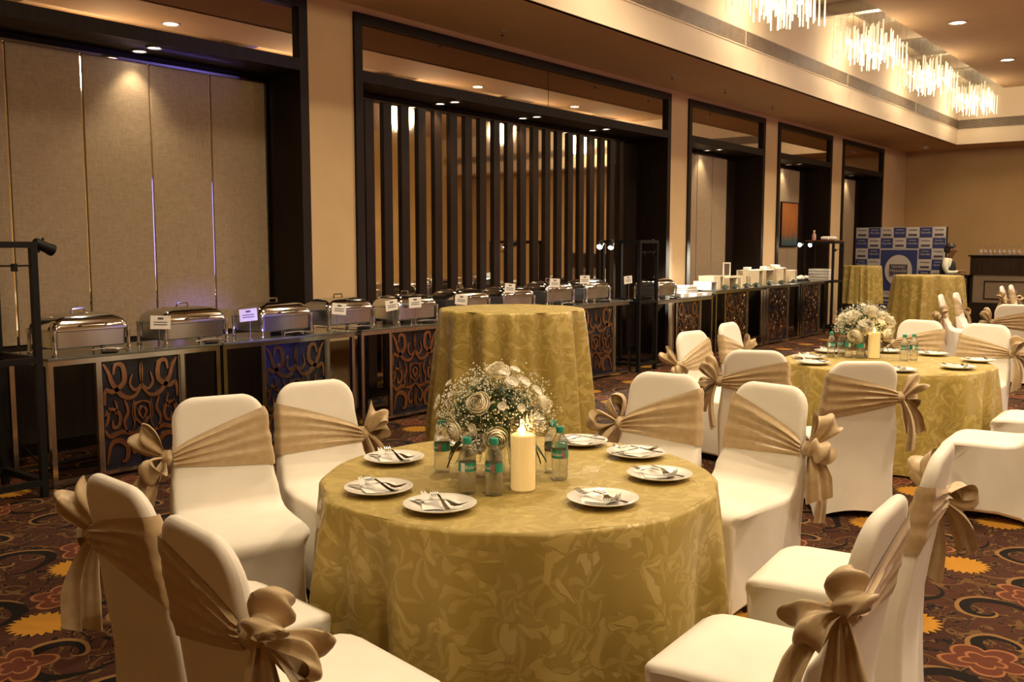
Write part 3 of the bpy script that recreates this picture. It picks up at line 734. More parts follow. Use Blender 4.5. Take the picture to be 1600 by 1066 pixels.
CH = [(3.45, 'leftmost, on the first console'), (4.29, 'second from left, blue light on its side'), (5.16, 'with strong blue light on its front, before the beige pier'), (5.90, 'right of the blue lit one, its card at the left'),
      (6.77, 'with a card across its lid, left of the cocktail table'), (7.60, 'rising above the left edge of the draped cocktail table'), (8.40, 'above the middle of the draped cocktail table'), (9.20, 'brightly lit, above the right half of the draped cocktail table'), (10.02, 'brightly lit, last before the black lamp stand'), (11.78, 'dark, just right of the black lamp stand')]
for y, l in CH: chafer(y, -6.62, ctop(y) + (.0), 'polished steel chafing dish ' + l, R.uniform(-.05, .05))

# printed dish cards on thin stems
def card(y, zc, label, x=-6.50, w=.145, h=.10):
    z0 = ctop(y); t = thing('dish_card', label, 'sign', (x, y, z0), R.uniform(-.35, -.1), 'white dish name cards')
    MB().lathe([(.035, 0), (.035, .006), (.004, .008)], 12).build('base', M['brushed'], t)
    MB().tube([(0, 0, .006), (0, 0, zc-z0)], .003, 5).build('stem', M['brushed'], t)
    k = zc-z0
    c = MB().add([(.006+dx, dy, k+dz) for dx in (0, .003) for dy, dz in ((-w/2, -h/2), (w/2, -h/2), (w/2, h/2), (-w/2, h/2))], [(0, 3, 2, 1), (4, 5, 6, 7), (0, 1, 5, 4), (1, 2, 6, 5), (2, 3, 7, 6), (3, 0, 4, 7)]).build('card', M['paper'], t, smooth=False)
    p = MB(); p.box(.0095, .0105, -.02, .02, k+.022, k+.036)
    for q in range(2): p.box(.0095, .0105, -w*.33, w*.33, k-.002-q*.018, k+.004-q*.018)
    p.build('print', M['ink'], c, smooth=False)
    for o in (c,): o.rotation_euler = (R.uniform(-.12, .12), 0, 0)
for y, zc, l in ((3.93, 1.09, 'between the first and second chafing dishes'), (4.74, 1.10, 'between the second dish and the blue lit dish'), (5.66, 1.10, 'in front of the dish by the beige pier'), (6.36, 1.10, 'before the slat wall, left of two close together'), (6.66, 1.11, 'lying across a dish lid beside the cocktail table'),
                 (7.30, 1.11, 'just above the left rim of the draped cocktail table'), (8.10, 1.20, 'over the draped cocktail table, left of two'), (8.95, 1.23, 'over the draped cocktail table, right of two'), (9.60, 1.25, 'glaring white on the last lit dish'), (10.64, 1.22, 'standing alone before the black lamp stand')):
    card(y, zc, 'small white dish card ' + l, x=-6.372)

# serving tongs resting on rests in front of the dishes
tg = MB()
for s in (-1, 1): tg.tube([(0, -.13, .016), (s*.014, -.02, .022), (s*.02, .07, .016), (s*.012, .12, .012)], [.005, .005, .006, .011], 6)
tong_me = tg.mesh('tong_arms', M['steel'])
rest_me = MB().lathe([(.045, 0), (.06, .006), (.062, .012), (.05, .009)], 16).mesh('rest', M['glossblack'])
for (y, l) in CH:
    yy = y+.10; t = thing('serving_tongs', 'steel tongs before the dish ' + ' '.join(l.split()[:9]).rstrip(','), 'tongs', (-6.395, yy, ctop(yy)), R.uniform(-.5, .1), 'serving tongs on the buffet')
    ob('tong_arms', tong_me, t, (0, 0, .010)); ob('rest', rest_me, t)

# black lamp stands
def spot_head(parent, loc, target, energy, emitlens=True, cone=80):
    d = (Vector(target)-Vector(loc)).normalized(); q = d.to_track_quat('Z', 'Y').to_euler()
    o = MB().lathe([(.030, -.09), (.034, -.08), (.034, 0), (.040, .03), (.040, .045), (.036, .045), (.034, .02)], 16, cap1=False).build('spot_head', M['black'], parent, loc=loc); o.rotation_euler = q
    if emitlens: MB().lathe([(.001, .022), (.034, .022)], 16, cap0=False, cap1=False).build('lens', M['spotlens'], o)
    MB().box(-.006, .006, -.05, .05, -.05, -.038).build('bracket', M['black'], o, smooth=False)
    if energy: lamp('spot_beam', 'SPOT', Vector(loc)+d*.06, energy, (1, .90, .72), .03, cone=math.radians(cone), blend=.6, target=Vector(target)+d*.06, parent=parent)
def stand(label, x0, x1, y0, y1, H, rails):
    t = thing('lamp_stand', label, 'stand', (0, 0, 0), 0, 'black lamp stands'); s = .042
    for x in (x0, x1-s):
        for y in (y0, y1-s): part('post', M['black'], t, (x, x+s, y, y+s, 0, H))
    for z in rails:
        for x in (x0, x1-s): part('rail', M['black'], t, (x, x+s, y0+s, y1-s, z-.04, z))
        for y in (y0, y1-s): part('rail', M['black'], t, (x0+s, x1-s, y, y+s, z-.04, z))
    part('hook_bar', M['black'], t, (x1-.02, x1-.008, y0+s, y1-s, H-.16, H-.148), (x1-.03, x1, y0+.1, y0+.13, H-.19, H-.14), (x1-.03, x1, y1-.16, y1-.13, H-.19, H-.14))
    return t
t = stand('black steel lamp stand cut off at the left picture edge', -6.80, -6.20, 2.26, 2.98, 1.68, (1.68, .93, .12))
spot_head(t, (-6.24, 3.06, 1.64), (-6.35, 4.1, 1.2), 0, False)
t = stand('black steel lamp stand with two lit spots between the consoles', -6.88, -6.28, 10.76, 11.25, 1.73, (1.73, .94, .12))
spot_head(t, (-6.80, 10.62, 1.66), (-6.45, 9.3, .9), P_SPOT); spot_head(t, (-6.66, 10.66, 1.66), (-6.4, 10.0, .9), P_SPOT*.6); spot_head(t, (-6.40, 11.32, 1.68), (-6.58, 12.85, .95), P_SPOT*7, False, 50)  # third head is an unseen extra, added to brighten the white trays
t = stand('black steel lamp stand with glaring spot at the far end of the buffet', -6.88, -6.28, 17.95, 18.50, 1.74, (1.74, 1.0, .12))
spot_head(t, (-6.80, 17.60, 1.68), (-6.50, 13.3, 1.0), P_SPOT*70, cone=26); spot_head(t, (-6.70, 17.86, 1.68), (-6.45, 15.4, .95), P_SPOT*4, cone=40)
bevel(tag(part('wooden_tray', wood('tray_wood', (.14, .05, .03)), None, (-6.86, -6.30, 17.98, 18.48, 1.741, 1.765)), 'reddish wooden tray on top of the far lamp stand', 'tray'), .004)
for i in range(5):
    o = MB().tube([(-.07, 0, 0), (-.03, 0, .004), (.03, 0, .004), (.07, 0, 0)], [.03, .035, .035, .03], 10).build('rolled_towel', M['paper'], None, loc=(-6.5+.06*(i % 2), 18.06+.085*i, 1.80), rotz=.1*i)
    tag(o, ('first', 'second', 'third', 'fourth', 'last')[i] + ' white rolled towel counted from the pink bottle, far lamp stand tray', 'towel', 'rolled towels on the far tray')
t = thing('rose_bottle', 'small pinkish bottle beside the towels on the far lamp stand', 'bottle', (-6.72, 18.08, 1.766))
MB().lathe([(.035, 0), (.038, .01), (.038, .10), (.016, .14), (.016, .16)], 14).build('bottle_body', simple('pink_glass', (.6, .34, .27), .15), t); MB().lathe([(.018, .16), (.018, .19)], 12).build('cap', M['rose'], t)

# display crates, trays and bowls on the far consoles
def crate(y, x, w, d, h, shelf, label):
    z = ctop(y); t = thing('display_crate', label, 'box', (x, y, z), R.uniform(-.08, .08), 'cream display crates'); k = .015
    part('back_board', M['cream'], t, (-d/2, -d/2+k, -w/2, w/2, 0, h))
    for s in (-w/2, w/2-k): part('side_board', M['cream'], t, (-d/2+k, d/2, s, s+k, 0, h))
    part('top_board', M['cream'], t, (-d/2+k, d/2, -w/2+k, w/2-k, h-k, h))
    if shelf: part('front_board', M['cream'], t, (d/2-k, d/2, -w/2+k, w/2*.35, 0, h-k))
    return t
for y, x, w, d, h, s, l in ((13.72, -6.72, .34, .26, .20, 1, 'low one, first after the white trays'), (14.28, -6.72, .30, .24, .17, 0, 'low open one beside the framed card'), (14.68, -6.70, .24, .24, .18, 1, 'low one at the console joint'), (15.22, -6.74, .46, .26, .25, 1, 'wide tall one, nearest of three'),
                            (15.75, -6.74, .40, .26, .25, 0, 'tall open one in the middle'), (16.25, -6.72, .36, .26, .27, 1, 'tall one with a gift on top'), (16.75, -6.70, .30, .26, .21, 1, 'last one before the flower dish')):
    crate(y, x, w, d, h, s, 'cream wooden display crate on the far buffet, ' + l)
for k, (y, z) in enumerate(((15.1, .25), (15.75, .25), (16.2, .27), (16.32, .27))):
    o = MB().box(-.05, .05, -.06, .06, 0, .05).build('gift_box', M['paper'], None, smooth=False, loc=(-6.74, y, ctop(y)+z+.001), rotz=.3*k); bevel(o, .006)
    tag(o, ('small white gift box on the widest tall crate', 'small white gift box on the open middle crate', 'small white gift box on the tallest crate, nearer one', 'small white gift box on the tallest crate, farther one')[k], 'box', 'small white boxes on the crates')
for i in range(4):
    o = rings(MB(), [(.13, .18, .02, 0), (.15, .20, .02, .008), (.155, .205, .02, .035), (.15, .2, .02, .035), (.14, .19, .02, .012)], True, True).build('serving_tray', M['white'], None, loc=(-6.70, 12.75+.0*i, .921+.037*i), rotz=.04*i)
    tag(o, ('lowest', 'second lowest', 'third', 'topmost')[i] + ' white tray in the glaring stack beside the dark chafing dish', 'tray', 'stack of white trays')
for i, (y, x) in enumerate(((12.30, -6.48), (12.95, -6.44), (12.62, -6.43))):
    o = rings(MB(), [(.06, .09, .02, 0), (.07, .10, .02, .004), (.075, .105, .02, .05), (.07, .1, .02, .05)], True, True).build('sauce_dish', M['white'], None, loc=(x, y, .921)); tag(o, 'small white sauce dish before the white trays, ' + ('left one', 'right one', 'middle one')[i], 'dish', 'white sauce dishes')
t = crate(13.28, -6.60, .20, .30, .13, 0, 'white display box with dark opening at the console edge')
for ch in t.children: ch.data.materials[0] = M['white']
bowl_me = MB().lathe([(.03, 0), (.035, .004), (.06, .03), (.065, .045), (.058, .042), (.03, .012)], 16).mesh('bowl', M['steel'])
grn = MB()
for i in range(26): a = R.uniform(0, 6.3); r = R.uniform(0, .05); grn.ball((r*math.cos(a), r*math.sin(a), .045+R.uniform(0, .02)), .012, .018, .008, 5, 4)
green_me = grn.mesh('salad_leaves', M['leaf2'])
for i, y in enumerate((13.62, 13.98, 14.42, 14.80, 15.35, 15.85, 16.40)):
    t = thing('salad_bowl', ('first', 'second', 'third', 'fourth', 'fifth', 'sixth', 'seventh')[i] + ' small steel bowl of greens from the left, far buffet edge', 'bowl', (-6.44, y, ctop(y)), 0, 'small steel bowls on the far buffet'); ob('bowl', bowl_me, t); o = ob('salad_leaves', green_me, t); o['kind'] = 'stuff'
t = thing('framed_card', 'white framed card propped upright among the display crates', 'sign', (-6.74, 14.30, ctop(14.3)+.171), -.25)
part('card_frame', M['white'], t, (0, .012, -.09, -.07, 0, .23), (0, .012, .07, .09, 0, .23), (0, .012, -.07, .07, 0, .02), (0, .012, -.07, .07, .21, .23)); part('card_face', M['brushed'], t, (0, .006, -.07, .07, .02, .21))
t = thing('towel_dish', 'dish of crumpled white napkins near the end of the far buffet', 'dish', (-6.62, 17.12, ctop(17.1)))
rings(MB(), [(.14, .2, .04, 0), (.16, .22, .05, .02), (.15, .21, .05, .02)], True, True).build('platter', M['steel'], t)
nb = MB()
for i in range(14): nb.ball((R.uniform(-.1, .1), R.uniform(-.15, .15), .05+R.uniform(0, .03)), .05, .06, .035, 7, 5)
nb.build('crumpled_napkins', M['paper'], t)
t = thing('towel_stack', 'stack of folded white towels behind the far lamp stand shelf', 'towels', (-6.6, 18.2, 1.001))
for i in range(4): bevel(part('folded_towel', M['paper'], t, (-.2, .2, -.16, .16, .055*i, .055*i+.05)), .012)
# painting on the fabric of the fourth bay
tp = NT('abstract_painting'); v = tp.coord(); sp = tp.n('ShaderNodeSeparateXYZ'); tp.put(sp.inputs[0], v)
hz = tp.ma('ADD', sp.outputs[2], tp.ma('MULTIPLY', tp.noise(tp.vm('MULTIPLY', v, (1, 9, 1.5)), 2, 4), .5))
tp.set(color=tp.ramp(tp.ma('ADD', tp.ma('MULTIPLY', hz, 1.0), .05), [(.28, (.03, .06, .08)), (.42, (.05, .12, .14)), (.55, (.32, .11, .03)), (.9, (.48, .17, .04))]), rough=.6)
tt = thing('painting', 'abstract orange and teal painting hung on the grey bay past the slat wall', 'painting', (XN+.004, 18.85, 1.66))
bevel(part('canvas', tp.m, tt, (0, .03, -.42, .42, 0, .86)), .004); part('picture_frame', M['dark'], tt, (0, .035, -.44, -.42, -.02, .88), (0, .035, .42, .44, -.02, .88), (0, .035, -.42, .42, .86, .88), (0, .035, -.42, .42, -.02, 0))
# power brick and cables by the pier
t = thing('power_adapter', 'black power adapter hanging on its cable before the beige pier', 'adapter', (XW+.03, 6.10, .60))
bevel(part('brick', M['black'], t, (-.02, .03, -.045, .045, 0, .13)), .012); MB().tube([(0, 0, .13), (.02, -.02, .25), (.05, -.03, .29)], .006, 6).build('cable', M['black'], t); MB().tube([(0, 0, 0), (-.01, .03, -.15), (.0, .04, -.28), (-.012, .05, -.20)], .006, 6).build('cable', M['black'], t)
o = MB().tube([(-7.06, 2.75, .9), (-7.05, 2.95, .55), (-7.02, 3.2, .2), (-6.9, 3.3, .015), (-6.8, 3.6, .01), (-6.9, 4.0, .01), (-6.7, 4.2, .01), (-6.8, 3.9, .01)], .008, 6).build('floor_cable', M['black']); tag(o, 'black cable hanging from the left lamp stand and coiling under the first console', 'cable')

# ------------------------------------------------------------------ things on the dining tables
ZT = .7525
def fork_mesh():
    m = MB(); P = [(-.095, .0), (-.06, .002), (-.01, .010), (.03, .014), (.05, .006)]; W = [.007, .006, .0035, .004, .011]
    vs = []; fs = []
    for (x, z), wd in zip(P, W): vs += [(x, -wd, z), (x, wd, z), (x, wd, z+.0025), (x, -wd, z+.0025)]
    for i in range(len(P)-1):
        for j in range(4): fs.append((4*i+j, 4*i+(j+1) % 4, 4*i+4+(j+1) % 4, 4*i+4+j))
    fs += [(3, 2, 1, 0), (16, 17, 18, 19)]; m.add(vs, fs); hm = m.mesh('handle', M['steel'], True, 50)
    m = MB()
    for k in range(4):
        y = -.0095+k*.00633; m.tube([(.048, y, .007), (.062, y, .004), (.08, y, .008), (.097, y, .016)], [.0017, .0017, .0016, .0008], 5)
    return hm, m.mesh('tines', M['steel'])
FH, FTN = fork_mesh()
plate_me = MB().lathe([(.055, 0), (.06, 0), (.075, .004), (.105, .012), (.126, .020), (.127, .022), (.124, .0225), (.10, .0155), (.072, .0085), (.02, .0075), (.001, .0075)], 40, cap1=False).mesh('dinner_plate', M['white'], True, 60)
def napkin_mesh(seed):
    rr = random.Random(seed); m = MB()
    def F(u, v):
        x = (u-.5)*.125; y = (v-.5)*.11
        z = .010 + .002*math.sin(6*u+seed) + .06*max(0, (1-u)*v-.70)*2 + .003*v + (max(0, abs(x)-.05)+max(0, abs(y)-.05))*.10
        return (x, y, z)
    m.grid(F, 10, 10); m.grid(lambda u, v: tuple(Vector(F(u, v))+Vector((.012, .008, -.0022))), 10, 10)
    return m.mesh('napkin', M['paper'], True, 60)
NAPK = [napkin_mesh(k) for k in range(3)]
def setting(x, y, rot, wh, tb):
    tag(ob('dinner_plate', plate_me, None, (x, y, ZT), 0), f'white dinner plate {wh}', 'plate', 'plates on ' + tb)
    tag(ob('paper_napkin', NAPK[int(abs(x*17+y*31)) % 3], None, (x, y, ZT+.001), rot+.6), f'folded white napkin on the plate {wh}', 'napkin', 'napkins on ' + tb)
    for k, (ang, dz, nm) in enumerate(((0, .019, 'lower'), (2.35, .027, 'upper'))):
        t = thing('dinner_fork', f'{nm} of two crossed forks on the plate {wh}', 'fork', (x+.012*k, y-.01, ZT+dz), rot+ang, 'forks on ' + tb); t.scale = (1.15, 1.25, 1.1); ob('handle', FH, t); ob('tines', FTN, t)
S1 = [(-2.49, 2.40, .5, 'at the left front of the near table'), (-2.80, 2.79, .3, 'at the left edge of the near table'), (-2.16, 2.37, .2, 'front left of the bottles, nearest the camera'), (-2.78, 3.22, .4, 'at the back left behind the bottles'),
      (-2.38, 3.56, 1.2, 'at the back right behind the bottles'), (-2.05, 3.50, 1.0, 'at right rear of the near table'), (-1.78, 3.22, 3.2, 'at the right edge of the near table'), (-1.76, 2.78, 3.1, 'front right of the candle')]
for s in S1: setting(*s, 'the near table')
S2 = [(-1.68, 7.50, 3.0, 'front right on the far table'), (-1.66, 8.05, 3.4, 'right edge of the far table'), (-2.06, 8.32, 1.2, 'behind the single bottle of the far table'), (-2.42, 8.30, 1.0, 'behind the candle of the far table'),
      (-2.78, 7.45, .4, 'left of the far table bottles'), (-2.62, 7.12, .3, 'front left of the far table'), (-2.80, 7.98, .2, 'rear left of the far table'), (-1.98, 7.08, 2.5, 'at the front of the far table')]
for s in S2: setting(*s, 'the far table')

# water bottles
BR = .0325
bot_prof = [(.024, 0), (.029, .002), (.0315, .010), (BR, .02), (.0305, .030), (BR, .040), (.0305, .050), (BR, .060), (BR, .085), (BR, .118), (.031, .126), (BR, .134), (.030, .145), (.026, .158), (.019, .170), (.0145, .178), (.0140, .188)]
body_me = MB().lathe(bot_prof, 24).mesh('bottle_body', M['bottle'], True, 60)
cap_me = MB().lathe([(.0155, .183), (.0160, .185), (.0160, .203), (.0145, .206), (.002, .2065)], 24).mesh('cap', M['teal'], True, 40)
lab_me = MB().lathe([(BR+.0006, .086), (BR+.0006, .118)], 28, cap0=False, cap1=False).mesh('label_sleeve', M['teal'])
def wrap(me, r, z0, a0):
    for v in me.vertices:
        a = a0 + v.co.x/r; rr = r+v.co.z; z = z0+v.co.y; v.co = (rr*math.sin(a), -rr*math.cos(a), z)
    return me
word_me = wrap(text_mesh('Bisleri', .019, M['white'], .0003), BR+.0012, .102, .55)
def wrapquad(x0, x1, z0, z1, mat, name, r=BR+.0011):
    m = MB(); m.grid(lambda u, v: (r*math.sin((x0+(x1-x0)*u)/r), -r*math.cos((x0+(x1-x0)*u)/r), z0+(z1-z0)*v), 6, 1); return m.mesh(name, mat)
band_me = wrapquad(-.022, -.006, .086, .118, M['paper'], 'white_band')
pic_me = wrapquad(.036, .058, .088, .116, simple('label_photo', (.25, .14, .13), .4, vary=.6, scale=60), 'label_picture')
def bottle(x, y, rot, label):
    t = thing('water_bottle', label, 'bottle', (x, y, ZT), rot, 'green capped water bottles')
    ob('bottle_body', body_me, t); ob('cap', cap_me, t); l = ob('label_sleeve', lab_me, t); ob('lettering', word_me, l); ob('white_band', band_me, l); ob('label_picture', pic_me, l)
for x, y, r_, l in ((-2.52, 2.78, -1.0, 'standing alone at left of the flowers on the near table'), (-2.22, 2.585, .62, 'front left of the flowers, white stripe on its label'), (-2.135, 2.635, -.9, 'in front of the flowers just left of the candle'), (-2.075, 2.965, -.3, 'right of the candle on the near table, front one'), (-2.17, 3.05, -1.4, 'right of the candle on the near table, rear one'),
                    (-2.68, 7.67, .3, 'leftmost on the far table'), (-2.64, 7.80, -.8, 'on the far table, rear one of the leftmost two'), (-2.56, 7.74, .9, 'on the far table, third from left'), (-2.47, 7.74, 2, 'on the far table beside the candle'), (-2.14, 7.78, -.6, 'on the far table right of the candle, front one'), (-2.09, 7.86, .6, 'on the far table right of the candle, rear one')):
    bottle(x, y, r_, 'green capped water bottle ' + l)
# candles in glass cylinders
def candle(x, y, label, e):
    t = thing('pillar_candle', label, 'candle', (x, y, ZT), 0, 'pillar candles in glass')
    MB().lathe([(.044, .004), (.046, .006), (.046, .205), (.040, .209), (.010, .200), (.001, .199)], 28, cap1=False).build('wax_pillar', M['wax'], t)
    MB().lathe([(.001, 0), (.050, 0), (.050, .268), (.0485, .268), (.0485, .003), (.001, .003)], 32, cap0=False, cap1=False).build('glass_cylinder', M['glass'], t)
    MB().lathe([(.001, .200), (.006, .206), (.0085, .216), (.005, .232), (.0008, .250)], 10).build('flame', M['flame'], t); MB().tube([(0, 0, .198), (0, 0, .208)], .0015, 5).build('wick', M['black'], t)
    lamp('candle_glow', 'POINT', (0, 0, .235), e, (1, .6, .25), .012, parent=t)
candle(-2.09, 2.75, 'lit ivory pillar candle in a glass cylinder on the near table', .5); candle(-2.38, 7.80, 'lit ivory pillar candle in a glass cylinder on the far table', .5)

# flower arrangements
def petal(m, base, out, up, L, wd, curl):
    out = Vector(out); up = Vector(up); side = out.cross(up).normalized(); base = Vector(base)
    m.grid(lambda u, v: tuple(base + out*(L*u*math.cos(curl*u)) + up*(L*u*math.sin(curl*u)+.15*wd*(2*v-1)**2) + side*(wd*(2*v-1)*math.sin(PI*min(.97, .12+.75*u)))), 4, 3)
def rose_mesh():
    m = MB()
    for k, (r, h, op) in enumerate(((.037, .022, .98), (.033, .030, .86), (.028, .037, .80), (.022, .042, .76), (.015, .046, .74), (.008, .047, .7))):
        def F(u, v, r=r, h=h, op=op, k=k):
            a = 2*PI*u; lobe = abs(math.sin(1.5*a+k*1.1)); q = [(.35, 0), (.86, .35), (1.0, .72), (op+.10*lobe, 1.0), (op+.16*lobe, 1.02)]
            i = min(3, int(v*4)); f = v*4-i; rr_ = (q[i][0]*(1-f)+q[i+1][0]*f)*r; zz = (q[i][1]*(1-f)+q[i+1][1]*f)*h*(.86+.16*lobe)
            return (rr_*math.cos(a), rr_*math.sin(a), zz)
        m.grid(F, 24, 8, True)
    m.ball((0, 0, .006), .020, .020, .014, 10, 6); return m.mesh('rose_bloom', M['rose'], True, 80)
def mum_mesh():
    m = MB(); rr = random.Random(4)
    for i in range(120):
        z = 1-2*(i+.5)/120*.66; a = i*2.39996; r = math.sqrt(max(0, 1-z*z)); d = Vector((r*math.cos(a), r*math.sin(a), z)); u = d.orthogonal().normalized()
        if u.z < 0: u = -u
        petal(m, d*.006, d, u, .036*rr.uniform(.85, 1.1), .0068, .45)
    return m.mesh('chrysanthemum_bloom', M['mum'], True, 80)
def daisy_mesh():
    m = MB()
    for k in range(2):
        for i in range(14): a = 2*PI*(i+.5*k)/14; o = Vector((math.cos(a), math.sin(a), .15+.35*k)).normalized(); petal(m, o*.003, o, Vector((0, 0, 1)), .0155-.003*k, .0036, .3)
    m.ball((0, 0, .003), .007, .007, .005, 8, 5); return m.mesh('daisy_bloom', M['mum'], True, 80)
ROSE, MUM, DAISY = rose_mesh(), mum_mesh(), daisy_mesh()
def leaf_mesh():
    m = MB(); m.grid(lambda u, v: (.16*u, .022*(2*v-1)*math.sin(PI*min(.98, .05+.95*u)), .05*math.sin(PI*u)*.8-.06*u*u-.008*(1-abs(2*v-1))), 10, 4); return m.mesh('leaf', M['leaf'], True, 80)
def fern_mesh():
    m = MB(); m.tube([(0, 0, 0), (.06, 0, .004), (.12, 0, -.03)], .0012, 4)
    for k in range(14):
        x = .012+k*.0078; z = .004*math.sin(k*.3)-.03*max(0, (x-.05)/.07)**1.5
        for s in (-1, 1): m.grid(lambda u, v: (x+.008*u, s*.026*(1-k/16)*u, z+.003*(v-.5)*0+.0), 2, 1) if 0 else m.add([(x, 0, z), (x+.012, s*.024*(1-k/18), z-.002), (x+.006, s*.012*(1-k/18), z+.002), (x+.004, 0, z)], [(0, 1, 2), (0, 2, 3)])
    return m.mesh('fern_frond', M['leaf2'], False)
LEAF, FERN = leaf_mesh(), fern_mesh()
def aim(o, d):
    o.rotation_euler = Vector(d).to_track_quat('Z', 'Y').to_euler()
def bouquet(loc, rot, label, blooms, seed, mumscale=1.0):
    rr = random.Random(seed); t = thing('flower_arrangement', label, 'flowers', loc, rot, 'white flower centrepieces')
    MB().lathe([(.036, 0), (.040, .004), (.043, .10), (.047, .135), (.044, .135), (.040, .1), (.036, .008), (.001, .007)], 24, cap1=False).build('glass_vase', M['glass'], t)
    C = Vector((0, 0, .225)); st = MB()
    for i in range(9): a = i*.7; st.tube([(.02*math.cos(a), .02*math.sin(a), .01), (.015*math.cos(a+2), .015*math.sin(a+2), .10), (.06*math.cos(a), .06*math.sin(a), .2)], .0025, 5)
    tag(st.build('stems', M['stemg'], t), None, kind='stuff')
    lf = MB()
    for i in range(620):
        z = rr.uniform(-.35, 1); a = rr.uniform(0, 2*PI); q = math.sqrt(max(0, 1-z*z)); d = Vector((q*math.cos(a), q*math.sin(a), z)); p = C+Vector((d.x*.17, d.y*.17, d.z*.16))*rr.uniform(.55, 1)
        u = Vector((rr.uniform(-1, 1), rr.uniform(-1, 1), rr.uniform(-1, 1))).normalized(); w_ = u.cross(d).normalized(); L = rr.uniform(.012, .028); lf.add([p-u*L, p+w_*L*.4, p+u*L, p-w_*L*.4], [(0, 1, 2, 3)])
    tag(lf.build('filler_leaves', M['leaf'], t, smooth=False), None, kind='stuff')
    br = MB(); sg = MB()
    for i in range(1700):
        z = rr.uniform(-.18, 1); a = rr.uniform(0, 2*PI); q = math.sqrt(max(0, 1-z*z)); d = Vector((q*math.cos(a), q*math.sin(a), z))
        R_ = rr.uniform(.74, 1.06)+(.18*max(0, math.sin(a*3+seed)) if rr.random() < .25 else 0)
        p = C+Vector((d.x*.225*R_, d.y*.225*R_, d.z*.205*R_)); s = rr.uniform(.0024, .0050)
        br.add([p+Vector(v)*s for v in ((1,0,0),(-1,0,0),(0,1,0),(0,-1,0),(0,0,1),(0,0,-1))], [(0,2,4),(2,1,4),(1,3,4),(3,0,4),(2,0,5),(1,2,5),(3,1,5),(0,3,5)])
        if i % 3 == 0: sg.tube([C+(p-C)*.55, p], .0007, 3, False)
    tag(br.build('gypsophila', M['breath'], t, smooth=False), None, kind='stuff'); tag(sg.build('gypsophila_stems', M['stemg'], t), None, kind='stuff')
    for kind, az, el, sc_ in blooms:
        d = Vector((math.cos(math.radians(az))*math.cos(math.radians(el)), math.sin(math.radians(az))*math.cos(math.radians(el)), math.sin(math.radians(el))))
        p = C+Vector((d.x*.19, d.y*.19, d.z*.185)); me = dict(r=ROSE, m=MUM, d=DAISY)[kind]
        if kind == 'd': p = C+Vector((d.x*.235, d.y*.235, d.z*.225))
        o = ob({'r': 'rose', 'm': 'chrysanthemum', 'd': 'button_daisy'}[kind], me, t, p); o.scale = (sc_,)*3; aim(o, d)
    for i in range(10):
        a = 2*PI*i/10+.3; o = ob('leaf', LEAF, t, (.05*math.cos(a), .05*math.sin(a), .135)); o.rotation_euler = (rr.uniform(-.2, .2), rr.uniform(.0, .35), a)
    for i in range(7):
        a = 2*PI*i/7; o = ob('fern_frond', FERN, t, (.07*math.cos(a), .07*math.sin(a), .125)); o.rotation_euler = (0, rr.uniform(.5, .9), a)
    return t
# azimuth -52 looks at the camera from the near table
BL = [('r', -70, 26, 1.15), ('r', -40, 72, 1.2), ('r', -50, -10, 1.2), ('r', -100, -6, 1.0), ('r', 20, 20, 1.0), ('r', 150, 30, 1.1), ('m', -76, -18, 1.25), ('m', -8, 0, 1.45), ('m', 100, 10, 1.2), ('m', 170, 0, 1.2),
      ('d', -45, 22, 1), ('d', -26, 20, 1), ('d', -28, -2, 1.1), ('d', -72, 2, 1), ('d', -12, 45, 1.5), ('d', -36, 58, 1.3), ('d', -10, 62, 1.3), ('d', -30, 46, 1.6), ('d', 0, 34, 1.4), ('d', -128, 40, 1), ('d', -134, 22, 1.1), ('d', -136, 14, 1), ('d', -105, 30, 1), ('d', 120, 50, 1), ('d', 60, 45, 1), ('d', -118, -4, .9)]
bouquet((-2.31, 2.86, ZT), 0, 'dome of ivory roses, daisies and gypsophila on the near table', BL, 5)
BL2 = [('m', -75, 8, 1.75), ('m', -30, 30, 1.6), ('m', -110, 30, 1.6), ('m', -60, 48, 1.6), ('m', -5, 18, 1.5), ('m', 160, 20, 1.5), ('m', 90, 30, 1.4), ('r', -95, -12, 1.6), ('r', -20, -8, 1.3), ('d', -48, 20, 1.2), ('d', -85, 60, 1.1), ('d', 30, 50, 1.1)]
bouquet((-2.50, 7.92, ZT), .1, 'dome of large white chrysanthemums on the far table', BL2, 9)

# ------------------------------------------------------------------ backdrop, bar and bartender
blue = simple('print_blue', (.018, .028, .13), .6, vary=.05); white = simple('print_white', (.46, .42, .40), .6, vary=.03); navy = simple('print_navy', (.05, .035, .06), .6)
t = thing('photo_backdrop', 'blue and white chequered sponsor backdrop with round white emblem', 'backdrop', (-7.03, 21.45, 0), 0)
WB, HB, cols, rows = 1.87, 2.06, 7, 9
cw, rh = WB/cols, HB/rows
part('support_frame', M['black'], t, (0, WB, .05, .09, .0, HB), (-.02, 0, .03, .09, 0, HB), (WB, WB+.02, .03, .09, 0, HB))
part('canvas', white, t, (0, WB, .02, .05, 0.0, HB))
wt = text_mesh('Hyundai', .060, white); nt = text_mesh('Hyundai', .060, navy); sm = text_mesh('PREMIERE', .042, navy); sw_ = text_mesh('PREMIERE', .036, white)
def flat(me, x, z, par, y=.012):
    o = ob('lettering', me, par, (x, y, z)); o.rotation_euler = (PI/2, 0, 0); return o
